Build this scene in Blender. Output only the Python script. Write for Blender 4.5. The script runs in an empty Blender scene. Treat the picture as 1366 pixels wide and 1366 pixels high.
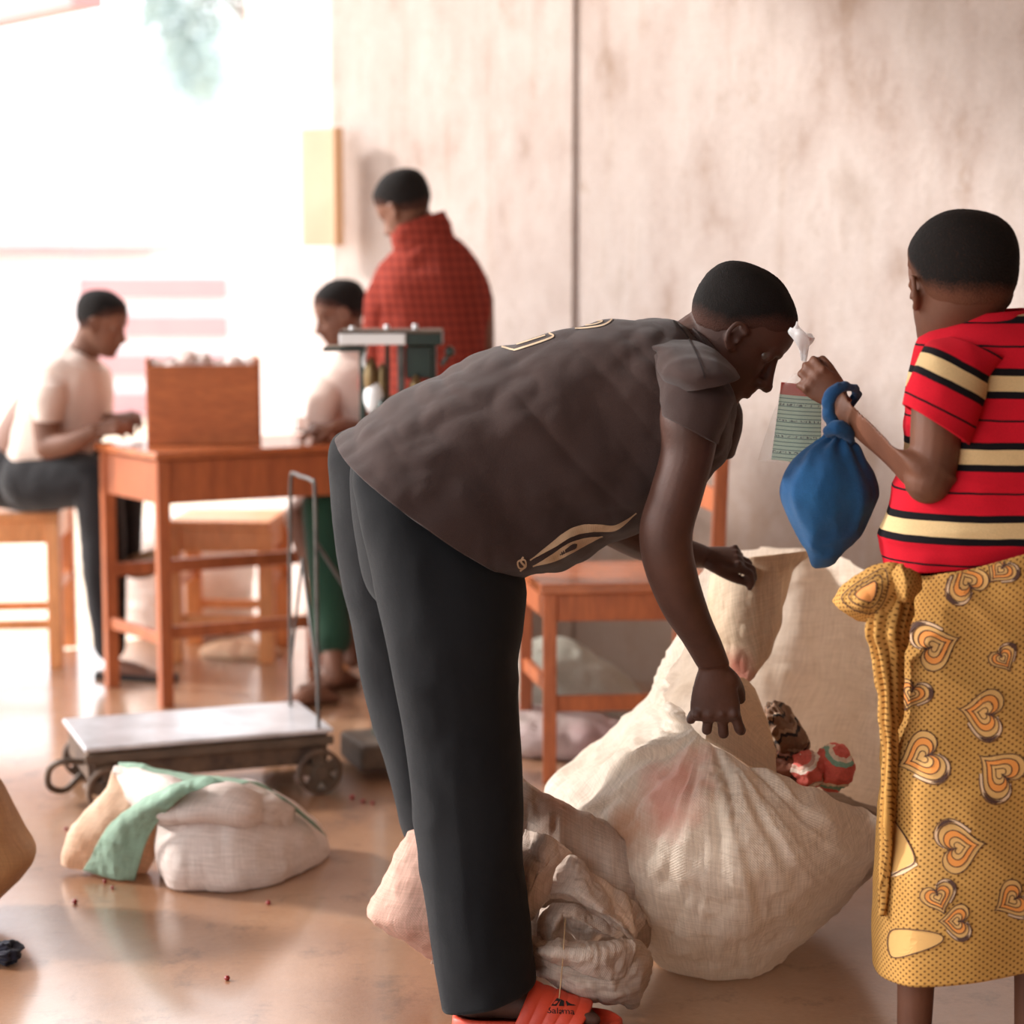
import bpy, math, random
import numpy as np
from mathutils import Vector, Matrix
from mathutils.bvhtree import BVHTree
random.seed(4)
SC = bpy.context.scene
COL = SC.collection
pi = math.pi

# ------------------------------------------------------------------ camera, world, sun, exposure
F = 2845.0                      # focal length in pixels of the 1366 frame
HC = 1.33                       # eye height
PT = math.atan(354 / F)         # pitch
cd = bpy.data.cameras.new('camera'); cam = bpy.data.objects.new('camera', cd); COL.objects.link(cam)
cam.location = (0, 0, HC); cam.rotation_euler = (pi/2 - PT, 0, 0)
cd.sensor_width = 36; cd.lens = 36 * F / 1366; cd.clip_start = .05; cd.clip_end = 400
cd.dof.use_dof = True; cd.dof.focus_distance = 3.6; cd.dof.aperture_fstop = 2.6
SC.camera = cam
vs = SC.view_settings
vs.view_transform = 'Standard'; vs.look = 'None'; vs.gamma = 1; vs.use_curve_mapping = False
vs.exposure = 0.06
wd = bpy.data.worlds.new('sky'); SC.world = wd; wd.use_nodes = True
bg = wd.node_tree.nodes['Background']; bg.inputs[0].default_value = (.93, .97, 1, 1); bg.inputs[1].default_value = 3.1
sd = bpy.data.lights.new('sun', 'SUN'); sun = bpy.data.objects.new('sun', sd); COL.objects.link(sun)
sd.energy = 5.6; sd.angle = math.radians(7.0); sd.color = (1, .97, .94)
SUNV = Vector((-.86, .20, .45)).normalized()
sun.rotation_euler = SUNV.to_track_quat('Z', 'Y').to_euler(); sun.location = (-6, 9, 6)

# ------------------------------------------------------------------ pixel -> world helpers (numpy)
cP, sP = math.cos(PT), math.sin(PT)
def W(x, y, Y):
    x = np.asarray(x, float); y = np.asarray(y, float); Y = np.asarray(Y, float)
    a = (x - 683) / F; b = (683 - y) / F
    dy = cP + b * sP; dz = -sP + b * cP; t = Y / dy
    return np.stack([a * t, Y + 0 * t, HC + dz * t], -1)
def gy(Y, z=0.0):
    q = (z - HC) / Y
    b = (q * cP + sP) / (cP - q * sP)
    return 683 - b * F
def GP(x, Y): return W(x, gy(Y), Y)
def G(x, y, z=0.0):
    a = (x - 683) / F; b = (683 - y) / F
    dy = cP + b * sP; dz = -sP + b * cP; t = (z - HC) / dz
    return np.array([a * t, dy * t, z])

def cr(A, N, per=False):
    A = np.asarray(A, float); k = len(A)
    if per:
        s = np.arange(N) * k / N
        i = np.floor(s).astype(int); f = (s - i)
        g = lambda j: A[(i + j) % k]
    else:
        s = np.linspace(0, k - 1, N); i = np.minimum(np.floor(s).astype(int), k - 2); f = s - i
        E = np.concatenate([[2*A[0]-A[1]], A, [2*A[-1]-A[-2]]])
        g = lambda j: E[i + 1 + j]
    f = f.reshape((-1,) + (1,) * (A.ndim - 1))
    p0, p1, p2, p3 = g(-1), g(0), g(1), g(2)
    return .5 * (2*p1 + (p2-p0)*f + (2*p0-5*p1+4*p2-p3)*f**2 + (-p0+3*p1-3*p2+p3)*f**3)

def _h(i, j, k, s):
    n = (i.astype(np.int64) * 374761393 + j.astype(np.int64) * 668265263 + k.astype(np.int64) * 2147483647 + s * 974711)
    n = (n ^ (n >> 13)) * 1274126177
    n = n ^ (n >> 16)
    return (n & 0xffffff) / float(0xffffff) * 2 - 1
def vn(P, s=0):
    P = np.asarray(P, float); i = np.floor(P).astype(int); f = P - i; f = f*f*(3-2*f)
    r = 0
    for a in (0, 1):
        for b in (0, 1):
            for c in (0, 1):
                w = (f[..., 0] if a else 1-f[..., 0]) * (f[..., 1] if b else 1-f[..., 1]) * (f[..., 2] if c else 1-f[..., 2])
                r = r + w * _h(i[..., 0]+a, i[..., 1]+b, i[..., 2]+c, s)
    return r
def fbm(P, s=0, o=3):
    return sum(vn(P * 2**q + 7.3*q, s+q) * .5**q for q in range(o))
def ridge(P, s=0, o=2):
    return sum((1 - 2*np.abs(vn(P * 2**q + 3.1*q, s+q))) * .55**q for q in range(o))

def normals(P, closed=False):
    if closed:
        du = np.roll(P, -1, 1) - np.roll(P, 1, 1)
    else:
        du = np.gradient(P, axis=1)
    dv = np.gradient(P, axis=0)
    n = np.cross(du, dv); l = np.linalg.norm(n, axis=-1, keepdims=True); l[l < 1e-12] = 1
    return n / l

class Geo:
    def __init__(s): s.V = []; s.Fc = []; s.U = []; s.n = 0
    def raw(s, V, Fc, U=None):
        V = np.asarray(V, float).reshape(-1, 3)
        if len(Fc): s.Fc += [tuple(int(a) + s.n for a in f) for f in Fc]
        s.V.append(V); s.U.append(np.zeros_like(V) if U is None else np.asarray(U, float).reshape(-1, 3)); s.n += len(V)
        return s
    def grid(s, P, closed=False, caps=False, U=None):
        m, n = P.shape[:2]; idx = np.arange(m*n).reshape(m, n)
        A = idx[:-1]; B = idx[1:]
        if closed:
            q = np.stack([A, np.roll(A, -1, 1), np.roll(B, -1, 1), B], -1).reshape(-1, 4)
        else:
            q = np.stack([A[:, :-1], A[:, 1:], B[:, 1:], B[:, :-1]], -1).reshape(-1, 4)
        V = P.reshape(-1, 3); Uv = (np.zeros_like(V) if U is None else U.reshape(-1, 3)); f = q.tolist()
        if caps:
            V = np.concatenate([V, [P[0].mean(0), P[-1].mean(0)]]); Uv = np.concatenate([Uv, Uv[:1], Uv[-1:]])
            c = m*n
            for j in range(n):
                k = (j+1) % n
                f.append((c, idx[0, k], idx[0, j])); f.append((c+1, idx[-1, j], idx[-1, k]))
        return s.raw(V, f, Uv)
    def verts(s): return np.concatenate(s.V) if s.V else np.zeros((0, 3))
    def bvh(s): return BVHTree.FromPolygons([tuple(v) for v in s.verts()], s.Fc)
    def add(s, g): 
        return s.raw(g.verts(), g.Fc, np.concatenate(g.U))

# ------------------------------------------------------------------ shape builders
def ring_uv(P):
    d = np.linalg.norm(P - np.roll(P, 1, 1), axis=-1); u = np.cumsum(d, 1)
    e = np.linalg.norm(np.diff(P, axis=0), axis=-1); v = np.concatenate([np.zeros((1, P.shape[1])), np.cumsum(e, 0)])
    u = np.broadcast_to(u.mean(0), u.shape)
    return np.stack([u, v, 0*u], -1)
def loft(rows, N=60, M=48, e=2.0, disp=None):
    """rows [xa,ya,xb,yb,Y,dY]: two silhouette edges in the picture, true depth and half thickness"""
    R = cr(np.array([list(r[:6]) for r in rows], float), N)
    A = W(R[:, 0], R[:, 1], R[:, 4]); B = W(R[:, 2], R[:, 3], R[:, 4])
    c = (A+B)/2; u = (B-A)/2; th = np.linspace(0, 2*pi, M, endpoint=False)
    ct = np.sign(np.cos(th))*np.abs(np.cos(th))**(2/e); st = np.sign(np.sin(th))*np.abs(np.sin(th))**(2/e)
    P = c[:, None] + u[:, None]*ct[None, :, None]
    P[..., 1] += R[:, 5][:, None]*(-st)[None]
    UV = ring_uv(P)
    if disp is not None: P = P + normals(P, True) * disp(P, UV)[..., None]
    return P, UV
def limb(pts, rad, N=None, M=16, caps=True, flat=1.0, flatdir=None):
    pts = np.asarray(pts, float); rad = np.asarray(rad, float).reshape(-1, 1)
    N = N or (len(pts)-1)*6+1
    Q = cr(np.concatenate([pts, rad], 1), N); p = Q[:, :3]; r = Q[:, 3]
    T = np.gradient(p, axis=0); T /= np.linalg.norm(T, axis=1, keepdims=True)
    if caps:
        ph = np.radians([85, 65, 40, 18])
        p0 = np.array([p[0] - T[0]*r[0]*math.sin(a) for a in ph]); r0 = r[0]*np.cos(ph)
        p1 = np.array([p[-1] + T[-1]*r[-1]*math.sin(a) for a in ph[::-1]]); r1 = r[-1]*np.cos(ph[::-1])
        p = np.concatenate([p0, p, p1]); r = np.concatenate([r0, r, r1]); T = np.concatenate([np.repeat(T[:1], 4, 0), T, np.repeat(T[-1:], 4, 0)])
    ref = np.array([0, 0, 1.]) if flatdir is None else np.asarray(flatdir, float)
    if abs(T[0] @ ref) > .9 and flatdir is None: ref = np.array([1., 0, 0])
    a = ref - T[0]*(T[0]@ref); a /= np.linalg.norm(a)
    th = np.linspace(0, 2*pi, M, endpoint=False); out = []
    for i in range(len(p)):
        a = a - T[i]*(T[i]@a); a /= np.linalg.norm(a); b = np.cross(T[i], a)
        out.append(p[i] + r[i]*(a*flat*np.cos(th)[:, None] + b*np.sin(th)[:, None]))
    return np.array(out)
def limbp(rows, **k):
    R = np.array(rows, float); return limb(W(R[:, 0], R[:, 1], R[:, 2]), R[:, 3], **k)
def ell(c, r, M=20, Mx=None):
    a = np.linspace(-pi/2+.08, pi/2-.08, M); b = np.linspace(0, 2*pi, M+4, endpoint=False)
    P = np.stack([np.cos(a)[:, None]*np.cos(b), np.cos(a)[:, None]*np.sin(b), np.sin(a)[:, None]+0*b], -1)*np.asarray(r)
    if Mx is not None: P = P @ np.asarray(Mx).T
    return P + np.asarray(c)
def patch(rows, N=50, M=50, disp=None):
    A = np.array(rows, float)                       # k,l,3  (x,y,Y)
    B = cr(A, N); B = np.swapaxes(cr(np.swapaxes(B, 0, 1), M), 0, 1)
    P = W(B[..., 0], B[..., 1], B[..., 2])
    e = np.linalg.norm(np.diff(P, axis=0), axis=-1); v = np.concatenate([np.zeros((1, P.shape[1])), np.cumsum(e, 0)])
    e = np.linalg.norm(np.diff(P, axis=1), axis=-1); u = np.concatenate([np.zeros((P.shape[0], 1)), np.cumsum(e, 1)], 1)
    UV = np.stack([u, v, 0*u], -1)
    if disp is not None: P = P + normals(P) * disp(P, UV)[..., None]
    return P, UV
def bar(g, p, q, w, h, up=(0, 0, 1)):
    """rectangular bar from p to q; w across, h along up"""
    p = np.asarray(p, float); q = np.asarray(q, float); t = (q-p)/np.linalg.norm(q-p); up = np.asarray(up, float)
    a = np.cross(t, up)
    if np.linalg.norm(a) < 1e-3: a = np.cross(t, [1, 0, 0])
    a /= np.linalg.norm(a); b = np.cross(a, t)
    V = [c + sa*a*w/2 + sb*b*h/2 for c in (p, q) for sa, sb in ((-1, -1), (1, -1), (1, 1), (-1, 1))]
    g.raw(V, [(3, 2, 1, 0), (4, 5, 6, 7), (0, 1, 5, 4), (1, 2, 6, 5), (2, 3, 7, 6), (3, 0, 4, 7)]); return g
def prism(g, poly, z0, z1):
    n = len(poly); V = [(x, y, z0) for x, y in poly] + [(x, y, z1) for x, y in poly]
    g.raw(V, [tuple(range(n))[::-1], tuple(range(n, 2*n))] + [(i, (i+1) % n, n+(i+1) % n, n+i) for i in range(n)]); return g
def cyl(g, c, ax, r, h, M=24, r2=None):
    c = np.asarray(c, float); ax = np.asarray(ax, float); ax = ax/np.linalg.norm(ax)
    P = limb([c-ax*h/2, c+ax*h/2], [r, r if r2 is None else r2], N=2, M=M, caps=False)
    g.grid(P, True, True); return g

# ------------------------------------------------------------------ objects
def build(name, g, m, parent=None, smooth=True, solid=0, bevel=0, sub=0):
    V = g.verts().copy()
    q = parent
    while q is not None: V -= np.array(q.location); q = q.parent
    me = bpy.data.meshes.new(name); me.from_pydata(V.tolist(), [], g.Fc); me.update()
    U = np.concatenate(g.U)
    if np.abs(U).max() > 0:
        at = me.attributes.new('uvm', 'FLOAT_VECTOR', 'POINT'); at.data.foreach_set('vector', U.astype(np.float32).ravel())
    if smooth: me.shade_smooth()
    me.materials.append(m)
    o = bpy.data.objects.new(name, me); COL.objects.link(o)
    if parent is not None: o.parent = parent
    if bevel:
        b = o.modifiers.new('bevel', 'BEVEL'); b.width = bevel; b.segments = 2; b.limit_method = 'ANGLE'
    if solid:
        b = o.modifiers.new('solid', 'SOLIDIFY'); b.thickness = solid; b.offset = 0
    if sub:
        b = o.modifiers.new('sub', 'SUBSURF'); b.levels = sub; b.render_levels = sub
    return o
def tag(o, label, cat, group=None, kind=None):
    if label: o['label'] = label
    if cat: o['category'] = cat
    if group: o['group'] = group
    if kind: o['kind'] = kind
    return o
def thing(name, label, cat, loc, group=None):
    o = bpy.data.objects.new(name, None); COL.objects.link(o); o.location = tuple(float(a) for a in loc); o.empty_display_size = .1
    return tag(o, label, cat, group)
def struct(name, g, m, parent=None, **k):
    o = build(name, g, m, parent, **k)
    if parent is None: o['kind'] = 'structure'
    return o
def fuse(g, voxel=.005, smooth=4, disp=None):
    """one continuous surface out of overlapping volumes"""
    me = bpy.data.meshes.new('t'); me.from_pydata(g.verts().tolist(), [], g.Fc); me.update()
    o = bpy.data.objects.new('t', me); COL.objects.link(o)
    r = o.modifiers.new('r', 'REMESH'); r.mode = 'VOXEL'; r.voxel_size = voxel; r.adaptivity = 0
    s = o.modifiers.new('s', 'SMOOTH'); s.factor = .5; s.iterations = smooth
    dg = bpy.context.evaluated_depsgraph_get(); ev = o.evaluated_get(dg); m2 = ev.to_mesh()
    n = len(m2.vertices); V = np.empty(n*3); m2.vertices.foreach_get('co', V); V = V.reshape(-1, 3)
    Fc = [tuple(p.vertices) for p in m2.polygons]
    ev.to_mesh_clear(); bpy.data.objects.remove(o); bpy.data.meshes.remove(me)
    out = Geo(); out.raw(V, Fc); return out

# ------------------------------------------------------------------ materials
def c(r, g, b):
    f = lambda v: (v/255/12.92 if v/255 <= .04045 else ((v/255+.055)/1.055)**2.4)
    return (f(r), f(g), f(b), 1)
def nodes(name):
    m = bpy.data.materials.new(name); m.use_nodes = True; nt = m.node_tree
    return m, nt, nt.nodes['Principled BSDF'], nt.nodes['Material Output']
def mapping(nt, scale=(1, 1, 1), attr=None, rot=(0, 0, 0)):
    if attr:
        t = nt.nodes.new('ShaderNodeAttribute'); t.attribute_name = attr; s = t.outputs['Vector']
    else:
        t = nt.nodes.new('ShaderNodeTexCoord'); s = t.outputs['Object']
    mp = nt.nodes.new('ShaderNodeMapping'); mp.inputs['Scale'].default_value = scale; mp.inputs['Rotation'].default_value = rot
    nt.links.new(s, mp.inputs['Vector']); return mp.outputs[0]
def noise(nt, vec, scale, detail=4, rough=.55):
    n = nt.nodes.new('ShaderNodeTexNoise'); n.inputs['Scale'].default_value = scale; n.inputs['Detail'].default_value = detail; n.inputs['Roughness'].default_value = rough
    nt.links.new(vec, n.inputs['Vector']); return n.outputs['Fac']
def ramp(nt, fac, stops, interp='LINEAR'):
    r = nt.nodes.new('ShaderNodeValToRGB'); r.color_ramp.interpolation = interp; el = r.color_ramp.elements
    while len(el) < len(stops): el.new(.5)
    for i, (p, col) in enumerate(stops): el[i].position = p; el[i].color = col if len(col) == 4 else (*col, 1)
    nt.links.new(fac, r.inputs['Fac']); return r.outputs['Color']
def mixc(nt, fac, a, b, mode='MIX'):
    m = nt.nodes.new('ShaderNodeMix'); m.data_type = 'RGBA'; m.blend_type = mode
    for s, v in ((m.inputs[0], fac), (m.inputs[6], a), (m.inputs[7], b)):
        if isinstance(v, (int, float)): s.default_value = v
        elif isinstance(v, tuple): s.default_value = v
        else: nt.links.new(v, s)
    return m.outputs[2]
def math_(nt, op, a, b=0.0, cc=0.0):
    m = nt.nodes.new('ShaderNodeMath'); m.operation = op
    for s, v in zip(m.inputs, (a, b, cc)):
        if isinstance(v, (int, float)): s.default_value = v
        else: nt.links.new(v, s)
    return m.outputs[0]
def bump(nt, bs, h, strength=.3, dist=.005):
    b = nt.nodes.new('ShaderNodeBump'); b.inputs['Strength'].default_value = strength; b.inputs['Distance'].default_value = dist
    nt.links.new(h, b.inputs['Height']); nt.links.new(b.outputs[0], bs.inputs['Normal'])
def lk(nt, a, b): nt.links.new(a, b)
def mat(name, col, col2=None, rough=.8, ns=8, bs=0, bst=.3, bd=.003, metal=0, spec=.5, sc=(1, 1, 1), lo=.35, hi=.65, trans=0, coat=0):
    m, nt, b, out = nodes(name); v = mapping(nt, sc)
    if col2 is not None:
        cc = ramp(nt, noise(nt, v, ns, 5), [(lo, col), (hi, col2)]); lk(nt, cc, b.inputs['Base Color'])
    else: b.inputs['Base Color'].default_value = col
    b.inputs['Roughness'].default_value = rough; b.inputs['Metallic'].default_value = metal; b.inputs['Specular IOR Level'].default_value = spec
    if bs: bump(nt, b, noise(nt, v, bs, 6, .65), bst, bd)
    if trans:
        t = nt.nodes.new('ShaderNodeBsdfTranslucent'); t.inputs[0].default_value = col; x = nt.nodes.new('ShaderNodeMixShader'); x.inputs[0].default_value = trans
        lk(nt, b.outputs[0], x.inputs[1]); lk(nt, t.outputs[0], x.inputs[2]); lk(nt, x.outputs[0], out.inputs[0])
    return m
def skin(name, a, b_): 
    m, nt, b, out = nodes(name); v = mapping(nt)
    lk(nt, ramp(nt, noise(nt, v, 9, 5), [(.3, a), (.7, b_)]), b.inputs['Base Color'])
    b.inputs['Roughness'].default_value = .58; b.inputs['Specular IOR Level'].default_value = .38
    bump(nt, b, noise(nt, v, 160, 3), .25, .002); return m
M = {}
M['skin'] = skin('skin_dark', c(62, 38, 30), c(84, 53, 42))
M['skin_child'] = skin('skin_child', c(92, 58, 43), c(120, 76, 55))
M['skin_bg'] = skin('skin_back', c(100, 66, 50), c(128, 84, 64))
M['nail'] = mat('nail', c(150, 110, 95), rough=.35)
def hairmat(name, sk):
    m, nt, b, out = nodes(name); v = mapping(nt); uv = mapping(nt, (1, 1, 1), 'uvm'); sx = nt.nodes.new('ShaderNodeSeparateXYZ'); lk(nt, uv, sx.inputs[0])
    n_ = noise(nt, v, 420, 2); f = math_(nt, 'ADD', sx.outputs[0], math_(nt, 'MULTIPLY', math_(nt, 'SUBTRACT', n_, .5), .9))
    f = ramp(nt, f, [(.12, (0, 0, 0)), (.8, (1, 1, 1))])
    lk(nt, mixc(nt, f, sk, ramp(nt, n_, [(.3, c(14, 12, 11)), (.7, c(30, 25, 23))])), b.inputs['Base Color']); b.inputs['Roughness'].default_value = .85; b.inputs['Specular IOR Level'].default_value = .2
    bump(nt, b, n_, .8, .003); return m
M['hair'] = hairmat('hair', c(72, 45, 36)); M['hair_child'] = hairmat('hair_child', c(104, 66, 49))
M['eye'] = mat('eye_white', c(92, 74, 66), rough=.3); M['iris'] = mat('iris', c(20, 12, 9), rough=.15)

def cloth(name, a, b_, ns=6, weave=900, bst=.35, rough=.92, lo=.3, hi=.7, sheen=.15):
    m, nt, b, out = nodes(name); v = mapping(nt)
    f = noise(nt, v, ns, 5); fine = noise(nt, v, weave, 2)
    base = ramp(nt, f, [(lo, a), (hi, b_)])
    lk(nt, mixc(nt, .35, base, ramp(nt, fine, [(.35, (.55, .55, .55)), (.65, (1.35, 1.35, 1.35))]), 'MULTIPLY'), b.inputs['Base Color'])
    b.inputs['Roughness'].default_value = rough; b.inputs['Specular IOR Level'].default_value = .2
    b.inputs['Sheen Weight'].default_value = sheen; b.inputs['Sheen Roughness'].default_value = .5
    bump(nt, b, math_(nt, 'ADD', fine, math_(nt, 'MULTIPLY', noise(nt, v, 35, 4), 1.5)), bst, .003); return m
M['shirt'] = cloth('faded_brown_jersey', c(68, 51, 47), c(52, 39, 37), ns=4)
M['trouser'] = cloth('black_trouser_cloth', c(16, 16, 19), c(22, 22, 24), ns=5, sheen=.06)
M['print'] = mat('cream_print', c(205, 180, 150), c(182, 156, 128), rough=.8, ns=40)
M['white_tee'] = cloth('white_tee', c(225, 205, 195), c(212, 190, 178))
M['grey_trouser'] = cloth('dark_grey_trouser', c(30, 29, 31), c(40, 38, 40))
M['green_trouser'] = cloth('green_trouser', c(26, 52, 38), c(34, 64, 46))
M['wood'] = None
def wood(name, a, b_, rough=.42, sc=(3, 3, 30)):
    m, nt, b, out = nodes(name); v = mapping(nt, sc)
    w = noise(nt, v, 2.2, 6, .6); w2 = noise(nt, v, 9, 3)
    base = ramp(nt, w, [(.3, a), (.7, b_)])
    lk(nt, mixc(nt, .3, base, ramp(nt, w2, [(.4, (.6, .6, .6)), (.6, (1.2, 1.2, 1.2))]), 'MULTIPLY'), b.inputs['Base Color'])
    b.inputs['Roughness'].default_value = rough; bump(nt, b, w2, .15, .002); return m
M['wood'] = wood('varnished_red_wood', c(150, 78, 45), c(178, 98, 56), sc=(14, 14, 2))
M['wood_top'] = wood('varnished_top', c(150, 80, 48), c(185, 106, 64), rough=.2, sc=(3, 14, 14))
M['wood_box'] = wood('box_wood', c(158, 84, 42), c(180, 102, 54), rough=.55, sc=(3, 3, 16))
M['wood_stool'] = wood('orange_lit_wood', c(205, 128, 70), c(224, 150, 92), sc=(14, 14, 2))  # orange of the light is mixed into the stool wood colour
M['metal_dark'] = mat('dark_iron', c(74, 60, 50), c(98, 80, 66), rough=.6, ns=14, bs=60, metal=.3)
M['metal_rust'] = mat('rusty_iron', c(70, 52, 42), c(104, 80, 62), rough=.75, ns=20, bs=50, metal=.2)
M['platform'] = mat('sky_lit_platform', c(216, 214, 218), c(184, 180, 182), rough=.28, ns=9, metal=.3, bs=30, bst=.15)  # near-white base colour holds the sky reflection of the iron top
M['green_metal'] = mat('dark_green_paint', c(24, 40, 34), c(34, 50, 42), rough=.3, ns=20)
M['rod'] = mat('grey_steel_rod', c(92, 88, 84), c(70, 66, 64), rough=.4, ns=30, metal=.6)
M['brass'] = mat('brass', c(128, 106, 74), c(104, 86, 60), rough=.35, metal=.8, ns=20)
M['enamel_and_lit_white'] = mat('enamel_and_lit_white', c(225, 225, 226), rough=.35)

# woven polypropylene sack: tape weave, creases, soft stains
def sackmat(name, a, b_, stain=None, sp=.004, trans=.3, stains=()):
    m, nt, b, out = nodes(name); uv = mapping(nt, (1, 1, 1), 'uvm')
    sx = nt.nodes.new('ShaderNodeSeparateXYZ'); lk(nt, uv, sx.inputs[0])
    wx = math_(nt, 'SINE', math_(nt, 'MULTIPLY', sx.outputs[0], 2*pi/sp)); wy = math_(nt, 'SINE', math_(nt, 'MULTIPLY', sx.outputs[1], 2*pi/sp))
    wv = math_(nt, 'MULTIPLY', wx, wy)
    v = mapping(nt)
    big = noise(nt, v, 5, 5); streak = noise(nt, mapping(nt, (260, 14, 1), 'uvm'), 1, 4, .7); streak2 = noise(nt, mapping(nt, (14, 260, 1), 'uvm'), 1, 4, .7)
    base = ramp(nt, big, [(.3, a), (.7, b_)])
    base = mixc(nt, .55, base, ramp(nt, streak, [(.35, (.74, .70, .66)), (.62, (1.12, 1.12, 1.12))]), 'MULTIPLY')
    base = mixc(nt, .45, base, ramp(nt, streak2, [(.35, (.76, .72, .68)), (.62, (1.1, 1.1, 1.1))]), 'MULTIPLY')
    for (pos, rad, col) in stains:
        tc = nt.nodes.new('ShaderNodeNewGeometry'); d = nt.nodes.new('ShaderNodeVectorMath'); d.operation = 'DISTANCE'
        lk(nt, tc.outputs['Position'], d.inputs[0]); d.inputs[1].default_value = tuple(float(q) for q in pos)
        k = math_(nt, 'ADD', d.outputs['Value'], math_(nt, 'MULTIPLY', math_(nt, 'SUBTRACT', noise(nt, v, 16, 4), .5), rad*1.2))
        r = ramp(nt, math_(nt, 'DIVIDE', k, rad), [(.35, (1, 1, 1)), (1, (0, 0, 0))])
        base = mixc(nt, math_(nt, 'MULTIPLY', r, .75), base, col)
    lk(nt, base, b.inputs['Base Color']); b.inputs['Roughness'].default_value = .55; b.inputs['Specular IOR Level'].default_value = .35
    h = math_(nt, 'ADD', math_(nt, 'MULTIPLY', wv, .25), math_(nt, 'ADD', math_(nt, 'MULTIPLY', noise(nt, v, 28, 5, .6), 3), math_(nt, 'MULTIPLY', math_(nt, 'ADD', streak, streak2), 1.0)))
    bump(nt, b, h, .45, .004)
    t = nt.nodes.new('ShaderNodeBsdfTranslucent'); lk(nt, base, t.inputs[0]); x = nt.nodes.new('ShaderNodeMixShader'); x.inputs[0].default_value = trans
    lk(nt, b.outputs[0], x.inputs[1]); lk(nt, t.outputs[0], x.inputs[2]); lk(nt, x.outputs[0], out.inputs[0])
    return m

# ------------------------------------------------------------------ the setting
C0 = np.array([-.618, 7.38]); wv = np.array([.733, -.68]); nv = np.array([-.68, -.733])     # wall corner, along the wall, into the room
def rp(s, n): return tuple(C0 + wv*s + nv*n)
m, nt, b, out = nodes('worn_plaster')
v = mapping(nt); vs_ = mapping(nt, (1.6, 1.6, .8))
big = noise(nt, v, 1.3, 5); st = noise(nt, vs_, 3.2, 7, .62); fine = noise(nt, v, 55, 5, .7); blot = noise(nt, mapping(nt, (1, 1, .6)), 9, 7, .75)
base = ramp(nt, st, [(.28, c(172, 148, 132)), (.42, c(200, 182, 172)), (.58, c(212, 197, 188)), (.75, c(190, 172, 160))])
base = mixc(nt, ramp(nt, blot, [(.58, (0, 0, 0)), (.74, (.7, .7, .7))]), base, c(172, 144, 122))
base = mixc(nt, ramp(nt, blot, [(.22, (.6, .6, .6)), (.36, (0, 0, 0))]), base, c(226, 214, 206))
base = mixc(nt, .6, base, ramp(nt, big, [(.3, (.84, .81, .79)), (.7, (1.06, 1.06, 1.06))]), 'MULTIPLY')
runs = noise(nt, mapping(nt, (9, 9, .5)), 2.0, 6, .7)
base = mixc(nt, ramp(nt, runs, [(.56, (0, 0, 0)), (.76, (.55, .55, .55))]), base, c(168, 138, 112))
# brown band rising from the floor: damp, with wall shadow painted in
sx = nt.nodes.new('ShaderNodeSeparateXYZ'); lk(nt, v, sx.inputs[0])
hgt = math_(nt, 'ADD', sx.outputs[2], math_(nt, 'MULTIPLY', math_(nt, 'SUBTRACT', blot, .5), .9))
base = mixc(nt, math_(nt, 'MULTIPLY', ramp(nt, hgt, [(.35, (1, 1, 1)), (.95, (0, 0, 0))]), .72), base, c(150, 118, 92))
grain = noise(nt, v, 120, 3)
base = mixc(nt, .35, base, ramp(nt, grain, [(.35, (.78, .76, .75)), (.65, (1.12, 1.12, 1.12))]), 'MULTIPLY')
base = mixc(nt, 1.0, base, (.84, .85, .865, 1), 'MULTIPLY')
lk(nt, base, b.inputs['Base Color']); b.inputs['Roughness'].default_value = .85; b.inputs['Specular IOR Level'].default_value = .25
bump(nt, b, math_(nt, 'ADD', fine, math_(nt, 'MULTIPLY', st, 2)), .5, .006)
M['plaster'] = m
m, nt, b, out = nodes('worn_cement')
v = mapping(nt); big = noise(nt, v, 1.6, 6, .6); md = noise(nt, mapping(nt, (1.2, 1, 1)), 5, 7, .75); fine = noise(nt, v, 90, 5, .7)
base = ramp(nt, big, [(.3, c(132, 92, 66)), (.55, c(164, 120, 88)), (.75, c(186, 146, 114))])
base = mixc(nt, ramp(nt, md, [(.55, (0, 0, 0)), (.72, (.75, .75, .75))]), base, c(78, 52, 40))
scr = noise(nt, mapping(nt, (3, 40, 1), rot=(0, 0, .5)), 1.2, 6, .7)
base = mixc(nt, ramp(nt, scr, [(.62, (0, 0, 0)), (.72, (.7, .7, .7))]), base, c(70, 46, 34))
base = mixc(nt, .35, base, ramp(nt, fine, [(.3, (.7, .7, .7)), (.7, (1.2, 1.2, 1.2))]), 'MULTIPLY')
lk(nt, base, b.inputs['Base Color']); lk(nt, ramp(nt, md, [(.3, (.30, .30, .30)), (.8, (.52, .52, .52))]), b.inputs['Roughness'])
b.inputs['Specular IOR Level'].default_value = .6
b.inputs['Coat Weight'].default_value = 1; b.inputs['Coat Roughness'].default_value = .17; b.inputs['Coat IOR'].default_value = 1.9
bump(nt, b, math_(nt, 'ADD', fine, math_(nt, 'MULTIPLY', md, 2)), .22, .003)
M['cement'] = m
M['white_plaster'] = mat('white_plaster', c(206, 190, 184), c(194, 176, 168), rough=.8, ns=3, bs=30)
M['ceil'] = mat('ceiling_boards', c(170, 150, 135), c(150, 132, 118), ns=3)
M['ground'] = mat('pale_dry_earth', c(205, 180, 155), c(225, 205, 185), ns=2, bs=8)

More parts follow.
